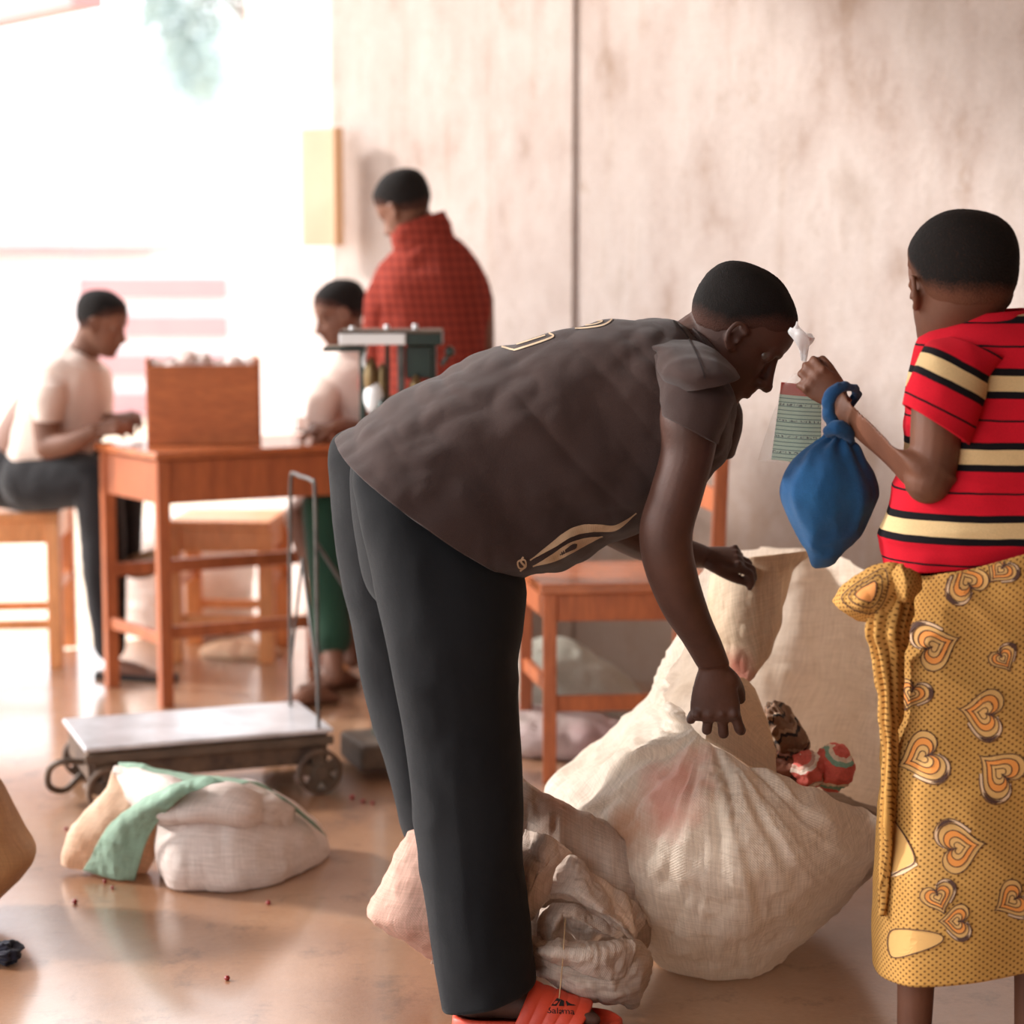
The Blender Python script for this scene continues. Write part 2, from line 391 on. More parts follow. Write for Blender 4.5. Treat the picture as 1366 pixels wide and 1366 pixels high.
RW = 5.4
g = Geo(); prism(g, [rp(-.35, -.6), rp(9, -.6), rp(9, RW+.3), rp(-.35, RW+.3)][::-1], -.25, 0); struct('floor', g, M['cement'], smooth=False)
g = Geo(); prism(g, [rp(0, 0), rp(1.10, 0), rp(1.10, -.25), rp(0, -.25)], 0, 3.35); struct('wall_far', g, M['plaster'], smooth=False, bevel=.006)
g = Geo(); prism(g, [rp(1.10, -.012), rp(9, -.012), rp(9, -.25), rp(1.10, -.25)], 0, 3.35); struct('wall_right', g, M['plaster'], smooth=False)
g = Geo(); prism(g, [rp(9, -.25), rp(9, RW+.2), rp(9.2, RW+.2), rp(9.2, -.25)], 0, 3.35); struct('unseen_wall_back', g, M['plaster'], smooth=False)  # unseen, added behind the camera to keep its side dim
g = Geo(); prism(g, [rp(4.6, RW), rp(9, RW), rp(9, RW+.2), rp(4.6, RW+.2)], 0, 3.35); struct('unseen_wall_left', g, M['plaster'], smooth=False)  # unseen, added to dim the left; its start sets the side fill
g = Geo(); prism(g, [rp(-.35, -.3), rp(9.2, -.3), rp(9.2, RW+.3), rp(-.35, RW+.3)], 3.35, 3.47); struct('ceiling', g, M['ceil'], smooth=False)
# pale buttress beyond the corner
A = W(330, 300, 8.1)[:2]; B = W(446, 300, 7.5)[:2]
g = Geo(); prism(g, [tuple(A), tuple(B), (B[0]+.15, B[1]+.2), (A[0]+.2, A[1]+.3)], -.2, 3.6); struct('wall_outer', g, M['white_plaster'], smooth=False, bevel=.01)
# beige board fixed to the corner
t = thing('wall_board', 'flat beige upright board fixed high on the corner where the plaster wall ends', 'board', W(428, 250, 7.2))
p0 = W(402, 250, 7.30); p1 = W(452, 250, 7.22); zt = W(428, 171, 7.25)[2]; zb = W(428, 328, 7.25)[2]
g = Geo(); prism(g, [(p0[0], p0[1]), (p1[0], p1[1]), (p1[0]+.01, p1[1]+.03), (p0[0]+.01, p0[1]+.03)], zb, zt); build('panel', g, mat('beige_board', c(222, 192, 165), c(210, 178, 150), ns=4), t, smooth=False, bevel=.003)
g = Geo(); bar(g, (p1[0], p1[1]-.005, zb), (p1[0], p1[1]-.005, zt), .025, .03, up=(1, 0, 0)); build('batten', g, mat('tan_batten', c(206, 164, 124), ns=4), t, smooth=False, bevel=.002)

# outside: ground, far buildings, hill, tree, eave
g = Geo(); g.grid(np.array([[(-60, -10, -.2), (60, -10, -.2)], [(-60, 120, -.2), (60, 120, -.2)]], float)); struct('ground', g, M['ground'], smooth=False)
xs = np.linspace(-45, 40, 60); ys = np.linspace(45, 110, 30); X, Y_ = np.meshgrid(xs, ys)
Z = -.3 + 11*np.exp(-((Y_-95)/22)**2)*(1+.35*np.sin(X*.12+1)+.2*vn(np.stack([X*.1, Y_*.1, 0*X], -1)))
g = Geo(); g.grid(np.stack([X, Y_, Z], -1)); struct('hill', g, mat('haze_pale_hill', c(140, 158, 160), c(160, 172, 162), ns=.3))  # distant haze is painted into the bluish hill colour
M['pinkroof'] = mat('faded_red_roof', c(196, 140, 138), c(184, 128, 130), ns=2, rough=.6)
M['whitewall'] = mat('whitewash', c(240, 232, 234), c(232, 226, 230), ns=1)
M['shut'] = mat('pale_pink_shutter', c(200, 150, 152), c(190, 142, 146), ns=2)
def house(name, label, x0, x1, ytop, Yd, depth, eave, lines):
    a = W(x0, ytop, Yd); b2 = W(x1, ytop, Yd); zt = a[2]
    t = thing(name, label, 'building', ((a[0]+b2[0])/2, Yd+depth/2, -.2))
    g = Geo(); prism(g, [(a[0], Yd), (b2[0], Yd), (b2[0], Yd+depth), (a[0], Yd+depth)], -.2, zt); build('wall', g, M['whitewall'], t, smooth=False)
    if eave:
        g = Geo(); prism(g, [(a[0]-.4, Yd-.6), (b2[0]+.3, Yd-.6), (b2[0]+.3, Yd+depth), (a[0]-.4, Yd+depth)], zt-.02, zt+.10); build('roof', g, M['pinkroof'], t, smooth=False, bevel=.01)
    for k in range(lines):
        z = zt - .12 - k*.34
        g = Geo(); bar(g, (a[0]+.05, Yd-.03, z), (b2[0]-.05, Yd-.03, z), .05, .2); build('slat', g, M['shut'], t, smooth=False)
house('house', 'low white house with faded red eave at the far left edge outdoors', -260, 84, 338, 24, 6, True, 0)
house('market_building', 'pale building with rows of pink horizontal slats outdoors behind the seated man', 97, 312, 366, 19, 5, False, 6)
t = thing('roof_eave', 'pale sloping metal roof edge crossing the top left corner outdoors', 'roof', W(20, 0, 12))
g = Geo(); bar(g, W(-140, 50, 13), W(118, -6, 11), .18, .12); build('fascia', g, M['pinkroof'], t, smooth=False, bevel=.01)
g = Geo(); pa = W(-140, 44, 13); pb = W(118, -12, 11); g.raw([pa, pb, pb+np.array([1.2, 1.0, .5]), pa+np.array([1.2, 1.0, .5]), pa+np.array([0, 0, .04]), pb+np.array([0, 0, .04]), pb+np.array([1.2, 1, .54]), pa+np.array([1.2, 1, .54])],
    [(0, 3, 2, 1), (4, 5, 6, 7), (0, 1, 5, 4), (2, 3, 7, 6), (1, 2, 6, 5), (3, 0, 4, 7)]); build('roof_sheet', g, M['whitewall'], t, smooth=False)
g = Geo(); pc = W(-60, 36, 12.4); bar(g, (pc[0], pc[1], -.2), (pc[0], pc[1], pc[2]), .1, .1); build('post', g, M['whitewall'], t, smooth=False)
# tree
tc = W(235, 40, 34); t = thing('tree', 'leafy tree with haze painted into its pale green far outdoors at the top left', 'tree', (tc[0]+1.9, 34.6, -.2))
g = Geo(); g.grid(limb([(tc[0]+1.9, 34.6, -.2), (tc[0]+1.8, 34.5, 2), (tc[0]+1.5, 34.3, 4.4), (tc[0]+.9, 34, 6.4)], [.22, .18, .14, .08]), True, True)
for k in range(5):
    g.grid(limb([(tc[0]+1.6-k*.15, 34.3, 4.0+k*.5), (tc[0]+.9-k*.2, 34, 5.0+k*.35), (tc[0]+.1-k*.1, 34, 5.1+k*.4)], [.07, .05, .02]), True, True)
build('trunk', g, mat('bark', c(150, 135, 125), ns=5), t)
rng = np.random.default_rng(3); g = Geo()
cl = [W(x, y, 34) for x, y in ((205, 20), (235, 10), (262, 30), (225, 50), (250, 65), (270, 90), (240, 95), (262, 125), (215, -30), (255, -40), (285, 0), (200, -5))]
Vl = []; Fl = []
for k in range(2600):
    cc = cl[rng.integers(len(cl))] + rng.normal(0, .23, 3)*np.array([1, 1.6, 1])
    d1 = rng.normal(0, 1, 3); d1 /= np.linalg.norm(d1); d2 = np.cross(d1, rng.normal(0, 1, 3)); d2 /= np.linalg.norm(d2)
    s = .07; i = len(Vl); Vl += [cc-d1*s, cc+d2*s*.5, cc+d1*s, cc-d2*s*.5]; Fl.append((i, i+1, i+2, i+3))
g.raw(Vl, Fl); o = build('foliage', g, mat('haze_pale_leaves', c(176, 190, 182), c(158, 176, 186), ns=3, trans=.3), t, smooth=False); o['kind'] = 'stuff'  # pale leaf colour takes the place of haze

# ------------------------------------------------------------------ heads, hands
HS = np.array([  # z, front, back, halfwidth
    (-.004, .066, .030, .012), (.004, .080, .010, .028), (.022, .087, -.008, .043), (.045, .088, -.040, .055), (.068, .086, -.066, .063), (.092, .084, -.084, .069),
    (.116, .083, -.096, .073), (.140, .092, -.103, .0755), (.168, .090, -.104, .0755), (.195, .074, -.094, .068), (.215, .048, -.070, .052), (.228, .018, -.036, .028), (.232, .0, -.015, .008)])
def head_grid(N=60, Mq=56, off=None):
    R = cr(HS, N); th = np.linspace(0, 2*pi, Mq, endpoint=False); e = 2.15
    ct = np.sign(np.cos(th))*np.abs(np.cos(th))**(2/e); st = np.sign(np.sin(th))*np.abs(np.sin(th))**(2/e)
    cy = (R[:, 1]+R[:, 2])/2; ry = (R[:, 1]-R[:, 2])/2
    # widest point lies behind the middle, the face narrows
    x = R[:, 3][:, None]*ct[None]*(1 - .12*np.clip(st, 0, 1)[None]); y = cy[:, None]+ry[:, None]*st[None]; z = R[:, 0][:, None]+0*x
    P = np.stack([x, y, z], -1)
    # eye sockets, cheeks
    for sx in (-1, 1):
        d = np.exp(-(((P[..., 0]-sx*.034)/.017)**2+((P[..., 2]-.116)/.012)**2))*(P[..., 1] > 0.02)
        P[..., 1] -= .006*d
        d = np.exp(-(((P[..., 0]-sx*.042)/.018)**2+((P[..., 2]-.085)/.016)**2))*(P[..., 1] > 0.02)
        P[..., 1] += .004*d
    if off is not None: P = P - normals(P, True)*off(P)[..., None]*(-1)
    return P
def eyes(eg, ig, p):
    for a, b_ in zip(eg, ig): build('iris', b_, M['iris'], build('eye', a, M['eye'], p))
def split_build(name, g, m_, parent=None, **k):
    V = g.verts(); n = len(V); par = list(range(n))
    def fnd(a):
        while par[a] != a: par[a] = par[par[a]]; a = par[a]
        return a
    for f in g.Fc:
        r = fnd(f[0])
        for q in f[1:]: par[fnd(q)] = r
    grp = {}
    for f in g.Fc: grp.setdefault(fnd(f[0]), []).append(f)
    out = []
    for fs in grp.values():
        ids = sorted({i for f in fs for i in f}); mp_ = {o_: k_ for k_, o_ in enumerate(ids)}
        q = Geo(); q.raw(V[ids], [tuple(mp_[i] for i in f) for f in fs]); out.append(build(name, q, m_, parent, **k))
    return out
def frame(fwd, up):
    f = np.asarray(fwd, float); f /= np.linalg.norm(f); u = np.asarray(up, float); u = u - f*(u@f); u /= np.linalg.norm(u)
    r = np.cross(f, u); return np.stack([r, f, u], 1)        # columns
KK = {}
def head(pos, fwd, up, s=1.0, hairthick=.006, hairline=.0):
    Rm = frame(fwd, up); pos = np.asarray(pos, float)
    T = lambda P: pos + ((P - np.array([0, -.005, .115]))*s) @ Rm.T
    g = Geo(); g.grid(T(head_grid()), True, True)
    def L(p, r, **k): g.grid(T(limb(p, r, **k)), True, True)
    L([(0, .083, .125), (0, .092, .105), (0, .103, .082), (0, .107, .077)], [.008, .009, .0115, .012], M=12)
    for sx in (-1, 1):
        g.grid(T(ell((sx*.013, .095, .074), (.010, .011, .009), 10)), True, True)
        L([(sx*.044, .071, .133), (sx*.028, .083, .137), (sx*.010, .088, .132)], [.005, .0075, .006], M=10)     # brow
        # ear: bowl, rim and lobe
        L([(sx*.071, .014, .085), (sx*.081, .000, .088), (sx*.088, -.010, .104), (sx*.088, -.008, .124), (sx*.082, .006, .129), (sx*.076, .016, .120)], [.006, .0055, .005, .005, .005, .005], M=10)
        g.grid(T(ell((sx*.075, .003, .105), (.004, .013, .020), 10)), True, True); g.grid(T(ell((sx*.080, .014, .101), (.004, .004, .006), 8)), True, True)
        g.grid(T(ell((sx*.077, .008, .084), (.005, .007, .008), 10)), True, True)
        g.grid(T(ell((sx*.031, .0735, .1195), (.0135, .0105, .0068), 10)), True, True)   # upper lid
        g.grid(T(ell((sx*.031, .072, .1095), (.013, .009, .0035), 10)), True, True)
        L([(sx*.010, .088, .0565), (sx*.022, .081, .053)], [.0065, .003], M=8); L([(sx*.008, .088, .0435), (sx*.021, .081, .047)], [.0065, .003], M=8)
    L([(-.010, .089, .0575), (0, .092, .0565), (.010, .089, .0575)], [.006, .0072, .006], M=10)
    L([(-.009, .088, .0435), (0, .091, .043), (.009, .088, .0435)], [.0065, .0078, .0065], M=10)
    g.grid(T(ell((0, .077, .014), (.018, .014, .013), 12)), True, True)
    # hair
    def off(P):
        y, z, x = P[..., 1], P[..., 2], np.abs(P[..., 0])
        line = np.interp(y, [-.11, -.06, -.025, .018, .03, .055, .07, .095], [.078, .084, .098, .142, .156, .166, .182, .190]) + hairline + .003*vn(P*90)
        k = np.clip((z-line+.004)/.030, 0, 1); k2 = np.clip((z-line+.022)/.012, 0, 1)
        KK['k'] = k*.85; return -.004 + .0050*k2 + hairthick*k*k*(3-2*k) + .0006*vn(P*400)*k
    hg = Geo()
    R = head_grid(130, 120); nn = normals(R, True); cen = np.array([0, -.01, .12]); sg = np.sign(((R-cen)*nn).sum(-1).mean()); R = R + nn*sg*off(R)[..., None]
    kk = KK['k']; hg.grid(T(R), True, True, U=np.stack([kk, kk*0+.001, kk*0], -1))
    eg = []; ig = []
    for sx in (-1, 1):
        eg.append(Geo()); ig.append(Geo()); eg[-1].grid(T(ell((sx*.031, .066, .115), (.0125, .0125, .0125), 12)), True, True)
        ig[-1].grid(T(ell((sx*.031, .0762, .1145), (.0055, .0033, .0055), 8)), True, True)
    return g, hg, eg, ig, T
def hand(wrist, d, n, t, s=1.0, curls=((20, 25, 15),)*4, thumb=(0.7, 0.7, -.35), spread=(.10, .03, -.03, -.12), tcurl=25, tips=None, wr=.021):
    """d along the hand, n back of the hand, t thumb side"""
    w = np.asarray(wrist, float); d = np.asarray(d, float); d /= np.linalg.norm(d); n = np.asarray(n, float); n = n - d*(n@d); n /= np.linalg.norm(n)
    t0 = np.asarray(t, float); tt = np.cross(d, n); tt = tt if tt@t0 > 0 else -tt
    g = Geo(); nails = Geo()
    loc = lambda a, b_, cc: w + s*(d*a + tt*b_ + n*cc)
    secs = [(-.02, .024, .019, 0), (.0, .025, .018, .0), (.02, .032, .018, .002), (.05, .040, .0165, .0), (.078, .042, .0145, -.002), (.092, .038, .010, -.003)]
    Rr = cr(np.array(secs), 20); th = np.linspace(0, 2*pi, 20, endpoint=False)
    P = np.array([[loc(a, bw*math.cos(q), cc*math.sin(q)) + 0 for q in th] for a, bw, cc, o_ in Rr]); g.grid(P, True, True)
    curls = list(curls)*4 if len(curls) == 1 else curls
    for k in range(4):
        base = (.082 - (.004, 0, .003, .012)[k], (.031, .0105, -.0105, -.031)[k])
        L = (.072, .080, .074, .058)[k]; seg = (L*.46, L*.29, L*.25); r = (.0092, .0092, .0088, .0078)[k]
        p = loc(base[0]-.012, base[1], 0); pts = [p, loc(base[0], base[1], 0)]; rr = [r*1.05, r*1.15]
        ang = 0; cur = pts[-1]
        for j in range(3):
            ang += math.radians(curls[k][j]); dirv = d*math.cos(ang) - n*math.sin(ang) + tt*spread[k]*math.cos(ang); dirv /= np.linalg.norm(dirv)
            mid = cur + dirv*seg[j]*s*.5; cur = cur + dirv*seg[j]*s; pts += [mid, cur]; rr += [r*(1.0, .93, .86)[j], r*(1.04, .97, .78)[j]]
        g.grid(limb(pts, np.array(rr)*s, N=26, M=12), True, True)
        nd = n*math.cos(ang)+d*math.sin(ang); cN = cur - dirv*.006*s + nd*r*.62*s
        fr = np.stack([tt, dirv, nd], 1); nails.grid(ell(cN, (r*.62*s, r*.75*s, r*.28*s), 8, fr), True, True)
    tb = loc(.022, .026, -.004); dv = tt*thumb[0] + d*thumb[1] + n*thumb[2]; dv /= np.linalg.norm(dv)
    pts = [loc(.008, .012, -.004), tb]; rr = [.015, .015]; cur = tb; ax = np.cross(dv, n); ax /= np.linalg.norm(ax)
    for j, (l, r) in enumerate(((.036, .0125), (.030, .0112), (.024, .0092))):
        cur = cur + dv*l*s; pts.append(cur); rr.append(r)
        dv = dv*math.cos(math.radians(tcurl)) + (d*.9-tt*.35)*math.sin(math.radians(tcurl)); dv /= np.linalg.norm(dv)
    g.grid(limb(pts, np.array(rr)*s, N=24, M=12), True, True)
    # knuckles
    for k in range(4):
        b_ = (.031, .0105, -.0105, -.031)[k]; g.grid(ell(loc(.078, b_, .009), (.009*s,)*3, 8), True, True)
    return g, nails
def foot_bare(g, heel, dirv, up=(0, 0, 1), s=1.0, side=1):
    heel = np.asarray(heel, float); f = np.asarray(dirv, float); f /= np.linalg.norm(f); r = np.cross(f, (0, 0, 1.))
    secs = [(.0, .012, .022, .020), (.02, .032, .032, .034), (.06, .038, .055, .034), (.10, .036, .062, .036), (.15, .030, .050, .041), (.19, .020, .030, .045), (.215, .014, .020, .042)]
    Rr = cr(np.array(secs), 24); th = np.linspace(0, 2*pi, 20, endpoint=False)
    P = np.array([[heel + s*(f*a + r*bw*math.cos(q) + np.array([0, 0, 1.])*(max(zc*.55, zc*.5)+ (zc*.55)*math.sin(q))) for q in th] for a, zc, _, bw in [(q_[0], q_[2], 0, q_[3]) for q_ in Rr]])
    g.grid(P, True, True)
    for k in range(5):
        b_ = (-.030, -.012, .003, .018, .032)[k]*side*-1; L = (.040, .040, .036, .030, .024)[k]; rr = (.0135, .0095, .009, .0085, .008)[k]
        p = heel + s*(f*.205 + r*b_ + np.array([0, 0, rr])); q = p + s*f*L*.95
        g.grid(limb([p, (p+q)/2+np.array([0, 0, .003]), q], [rr*s, rr*s, rr*.9*s], M=10), True, True)
def leg(g, hip, knee, ankle, r=(.075, .052, .032), s=1):
    hip, knee, ankle = [np.asarray(a, float) for a in (hip, knee, ankle)]
    g.grid(limb([hip, (hip+knee)/2, knee], [r[0], r[0]*.86, r[1]], N=14), True, True)
    g.grid(limb([knee, knee*.66+ankle*.34, knee*.3+ankle*.7, ankle], [r[1], r[1]*.98, r[2]*1.15, r[2]], N=18), True, True)

# decals: flat print laid on cloth, found by projecting a drawing onto the real surface
CAMP = Vector((0, 0, HC))
def hitp(bvh, x, y, off=.0012):
    p = Vector(W(x, y, 3.0)); d = (p-CAMP).normalized(); h = bvh.ray_cast(CAMP, d)
    if h[0] is None: return None
    n = h[1]
    if n.dot(d) > 0: n = -n
    return np.array(h[0] + n*off)
def strip(g, bvh, pts, w, off=.0012, N=None, closed=False, taper=False):
    pts = np.array(pts, float); N = N or max(8, int(len(pts)*6))
    Q = cr(pts, N, closed)
    if closed: Q = np.concatenate([Q, Q[:1]]); T = np.roll(Q, -1, 0)-np.roll(Q, 1, 0); T[0] = T[-1] = Q[1]-Q[-2]
    else: T = np.gradient(Q, axis=0)
    T /= np.linalg.norm(T, axis=1, keepdims=True)+1e-9; Nn = np.stack([-T[:, 1], T[:, 0]], 1)
    V = []; Fc = []; prev = None
    for i in range(len(Q)):
        ww = w*(1 if not taper else max(.15, math.sin(pi*i/(len(Q)-1))))
        a = hitp(bvh, *(Q[i]+Nn[i]*ww/2), off+.0018); b_ = hitp(bvh, *(Q[i]-Nn[i]*ww/2), off+.0018)
        if a is None or b_ is None or np.linalg.norm(a-b_) > .03: prev = None; continue
        k = len(V); V += [a, b_]
        if prev is not None and np.linalg.norm(V[prev]-a) < .04: Fc.append((prev, prev+1, k+1, k))
        prev = k
    if Fc:
        used = sorted({i for f in Fc for i in f}); mp_ = {o_: k for k, o_ in enumerate(used)}; V = np.array(V); g.raw(V[used], [tuple(mp_[i] for i in f) for f in Fc])
def fill(g, bvh, pts, off=.001, rings=4, N=40):
    Q = cr(np.array(pts, float), N, True); cc = Q.mean(0); V = []; ok = []
    for r in range(rings+1):
        for q in Q:
            h = hitp(bvh, *(cc+(q-cc)*(r/rings)), off+.0018); ok.append(h is not None); V.append(h if h is not None else np.zeros(3))
    Fc = []; V = np.array(V)
    for r in range(rings):
        for j in range(N):
            ids = (r*N+j, r*N+(j+1) % N, (r+1)*N+(j+1) % N, (r+1)*N+j)
            if all(ok[i] for i in ids) and max(np.linalg.norm(V[ids[0]]-V[i]) for i in ids) < .05: Fc.append(ids)
    used = sorted({i for f in Fc for i in f})
    if used:
        mp = {o: k for k, o in enumerate(used)}; g.raw(V[used], [tuple(mp[i] for i in f) for f in Fc])

# ------------------------------------------------------------------ the bending man
def wr(ax, ay, az, amp, sc, s=0):
    return lambda P, U: amp*ridge(P*np.array([ax, ay, az])*sc, s) 
man = thing('person', 'man in dark faded shirt and black trousers bending over the big open sack', 'person', GP(660, 3.62))
HM = W(979, 440, 3.63)
fw = (.755, -.10, -.655); up_ = (.66, 0, .75)
hg, hair, eg, ig, TH = head(HM, fw, up_, .94, hairthick=.003, hairline=.006)
body = Geo(); body.add(hg)
body.grid(limbp([(880, 490, 3.64, .05), (915, 468, 3.64, .050), (945, 450, 3.64, .052), (965, 445, 3.64, .050)], N=16), True, True)
body.grid(limbp([(600, 650, 3.64, .10), (660, 600, 3.64, .115), (760, 545, 3.64, .12), (820, 520, 3.64, .10)], N=24, M=24), True, True)
body.grid(limbp([(900, 505, 3.52, .045), (895, 495, 3.64, .07), (895, 500, 3.77, .05)], N=16), True, True)
P, U = loft([(890, 500, 945, 500, 3.5, .04), (880, 550, 958, 560, 3.455, .05), (881, 600, 953, 607, 3.45, .048), (868, 650, 938, 662, 3.44, .046), (853, 702, 924, 716, 3.43, .044), (858, 755, 931, 765, 3.44, .043), (882, 815, 947, 818, 3.47, .038), (911, 858, 963, 856, 3.5, .031), (930, 890, 974, 886, 3.53, .023)], 60, 24)
body.grid(P, True, True)
h1, n1 = hand(W(952, 890, 3.535), (.06, .10, -1), (-.10, -1, -.10), (1, 0, 0), s=1.02,
    curls=((10, 52, 36), (14, 54, 38), (16, 56, 40), (20, 56, 44)), spread=(.24, .03, -.16, -.44), thumb=(.30, .7, -1.0), tcurl=10)
body.add(h1)
body.grid(limbp([(900, 520, 3.80, .055), (850, 610, 3.84, .047), (800, 690, 3.88, .040)]), True, True)
body.grid(limbp([(800, 690, 3.88, .041), (860, 722, 3.93, .037), (915, 738, 3.97, .028), (935, 742, 3.99, .023)], N=20), True, True)
h2, n2 = hand(W(936, 742, 3.99), (1, .1, -.10), (.05, -.5, 1), (0, -1, .1), s=.85, curls=((24, 44, 26),)*4, thumb=(.15, 1, -.5), tcurl=14)
body.add(h2)
leg(body, W(590, 700, 3.53), W(606, 960, 3.50), W(650, 1300, 3.5), (.082, .055, .036))
leg(body, W(560, 700, 3.74), W(562, 930, 3.76), W(640, 1225, 3.88), (.082, .055, .036))
foot_bare(body, GP(618, 3.50)+np.array([0, 0, .030]), (1, -.12, 0), s=.93, side=1)
body.grid(limb([W(650, 1300, 3.5), GP(652, 3.50)+np.array([0, 0, .085])], [.036, .038]), True, True)
foot_bare(body, GP(612, 3.88)+np.array([0, 0, .025]), (1, .1, 0), s=.93, side=-1)
body.grid(limb([W(640, 1225, 3.88), GP(638, 3.88)+np.array([0, 0, .08])], [.036, .038]), True, True)
build('body', fuse(body, .0036, 3), M['skin'], man)
build('hair', hair, M['hair'], man); eyes(eg, ig, man)
split_build('fingernail', n1, M['nail'], man)

# trousers
tr = Geo()
def td(P, U):
    a = .006*ridge(P*np.array([9, 6, 1.8]), 5) + .005*ridge(P*np.array([7, 7, 6]), 9)
    return a*.8
near = [(520, 620, 640, 670, 3.58, .03), (482, 622, 676, 706, 3.575, .075), (486, 690, 694, 778, 3.54, .108), (508, 790, 694, 835, 3.51, .108), (524, 870, 686, 893, 3.50, .10), (541, 970, 690, 975, 3.5, .095), (555, 1070, 693, 1070, 3.5, .092), (565, 1155, 691, 1150, 3.5, .09), (577, 1245, 699, 1232, 3.5, .092), (590, 1338, 707, 1304, 3.5, .095)]
P, U = loft(near, 150, 90, 2.2, td); nearP = P; tr.grid(P, True)
P, U = loft([(470, 580, 620, 640, 3.72, .09), (449, 596, 640, 690, 3.74, .105), (450, 660, 640, 740, 3.74, .108), (459, 750, 640, 800, 3.74, .10), (478, 860, 620, 865, 3.75, .092), (508, 995, 628, 995, 3.77, .085), (532, 1075, 640, 1075, 3.79, .085), (556, 1145, 662, 1145, 3.81, .085), (590, 1240, 695, 1240, 3.85, .085)], 120, 70, 2.2, td); tr.grid(P, True)
P, U = loft([(475, 590, 640, 660, 3.64, .15), (468, 640, 690, 720, 3.64, .15), (476, 720, 692, 790, 3.64, .14), (496, 790, 688, 830, 3.64, .12), (560, 830, 670, 850, 3.64, .08)], 50, 60, 2.2); tr.grid(P, True, True)
tro = build('trousers', tr, M['trouser'], man, solid=.003)
tb = tr.bvh()
sg = Geo(); strip(sg, tb, [(482, 600), (489, 690), (503, 770), (519, 850), (535, 940), (549, 1030), (560, 1120), (571, 1200), (583, 1290)], 2.0, N=90)
build('seam', sg, mat('worn_seam', c(72, 70, 68), ns=4), tro, smooth=False) if False else None

# shirt
def shd(P, U):
    x = P[..., 0]; z = P[..., 2]
    # folds running from the far shoulder down to the hip
    q = (x*.75 + z*.66); r = (-x*.66+z*.75)
    fold = .005*ridge(np.stack([q*12, P[..., 1]*3, r*2.0], -1), 11) + .0062*ridge(np.stack([q*4+r*8, P[..., 1]*5, r*5-q*5], -1), 18, 3) + .004*vn(P*16, 4)
    return fold*.9
sh = Geo()
rows = [(447, 584, 695, 768, 3.64, .25), (500, 546, 745, 760, 3.64, .235), (560, 510, 800, 738, 3.64, .208), (620, 479, 856, 704, 3.64, .192), (690, 451, 905, 678, 3.64, .184), (760, 431, 945, 645, 3.64, .185), (830, 421, 975, 608, 3.64, .185), (876, 420, 985, 565, 3.64, .16), (905, 426, 983, 530, 3.64, .11), (924, 440, 970, 498, 3.64, .075)]
P, U = loft(rows, 190, 150, 2.25, shd); sh.grid(P, True)
P, U = loft([(830, 470, 895, 460, 3.60, .06), (868, 478, 940, 478, 3.53, .08), (880, 512, 978, 527, 3.465, .083), (887, 552, 953, 590, 3.45, .068)], 60, 60, 2.1, lambda P, U: .004*ridge(P*14, 3)); sh.grid(P, True)
P, U = loft([(826, 470, 890, 450, 3.60, .06), (872, 466, 936, 460, 3.53, .08), (882, 496, 972, 488, 3.452, .09), (902, 521, 985, 504, 3.438, .083)], 50, 60, 2.1, lambda P, U: .003*ridge(P*14, 6)); sh.grid(P, True)
P, U = loft([(850, 470, 920, 460, 3.72, .09), (880, 510, 978, 530, 3.80, .09), (925, 560, 988, 560, 3.83, .085), (942, 612, 975, 604, 3.83, .08)], 40, 50, 2.1, lambda P, U: .003*ridge(P*14, 3)); sh.grid(P, True)
# collar band
P, U = loft([(918, 433, 968, 500, 3.64, .084), (930, 440, 974, 496, 3.64, .074)], 8, 60, 2.1); sh.grid(P, True)
sho = build('t_shirt', sh, M['shirt'], man, solid=.003)
sb = sh.bvh(); g = Geo()
strip(g, sb, [(706, 746), (722, 736), (740, 724), (757, 712), (775, 705), (797, 703), (818, 703), (833, 695), (848, 683)], 11, N=60, taper=True)
strip(g, sb, [(710, 754), (735, 744), (758, 731), (780, 721), (803, 714)], 13, N=40, taper=True)
strip(g, sb, [(697, 742), (694, 748), (699, 754), (693, 760)], 2.5, N=16); strip(g, sb, [(690, 748), (699, 746), (700, 755), (692, 756)], 2, N=24, closed=True)
# outlined numerals across the back, foreshortened
for pl, w, cl_ in (([(668, 464), (684, 468), (692, 467), (736, 452), (733, 446)], 2.4, False), ([(690, 461), (700, 458), (728, 449)], 1.8, False),
                   ([(756, 438), (775, 431), (800, 427), (816, 427), (806, 435), (785, 439), (765, 440)], 2.0, True), ([(770, 435), (790, 431), (804, 430), (795, 434), (780, 436)], 1.5, True)):
    strip(g, sb, pl, w, N=50, closed=cl_)
split_build('shirt_print', g, M['print'], sho, smooth=False)
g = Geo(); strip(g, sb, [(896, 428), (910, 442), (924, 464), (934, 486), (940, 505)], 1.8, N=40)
split_build('shoulder_seam', g, mat('dark_seam', c(40, 30, 30)), sho, smooth=False)  # dark line along the shoulder seam

# sandal
M['orange'] = mat('orange_foam', c(214, 72, 46), c(200, 64, 40), rough=.5, ns=20, bs=200, bst=.15)
h0 = GP(618, 3.50); f_ = np.array([1, -.12, 0]); f_ /= np.linalg.norm(f_); r_ = np.cross(f_, (0, 0, 1.))
sd_ = Geo(); prof = cr(np.array([(-.018, .010), (-.012, .030), (.02, .043), (.08, .040), (.14, .043), (.20, .054), (.245, .046), (.268, .020), (.272, .006)]), 40)
def sole_rings():
    out = []
    for z, ins in ((0, .004), (.006, 0), (.020, 0), (.032, .001), (.036, .004), (.036, .008), (.030, .010)):
        L = [h0 + f_*(a*1.0 + (ins if a < .1 else -ins)) + r_*max(w_-ins, .002) + np.array([0, 0, z]) for a, w_ in prof]
        Rg = [h0 + f_*(a*1.0 + (ins if a < .1 else -ins)) - r_*max(w_-ins, .002) + np.array([0, 0, z]) for a, w_ in prof[::-1]]
        out.append(L + Rg)
    return np.array(out)
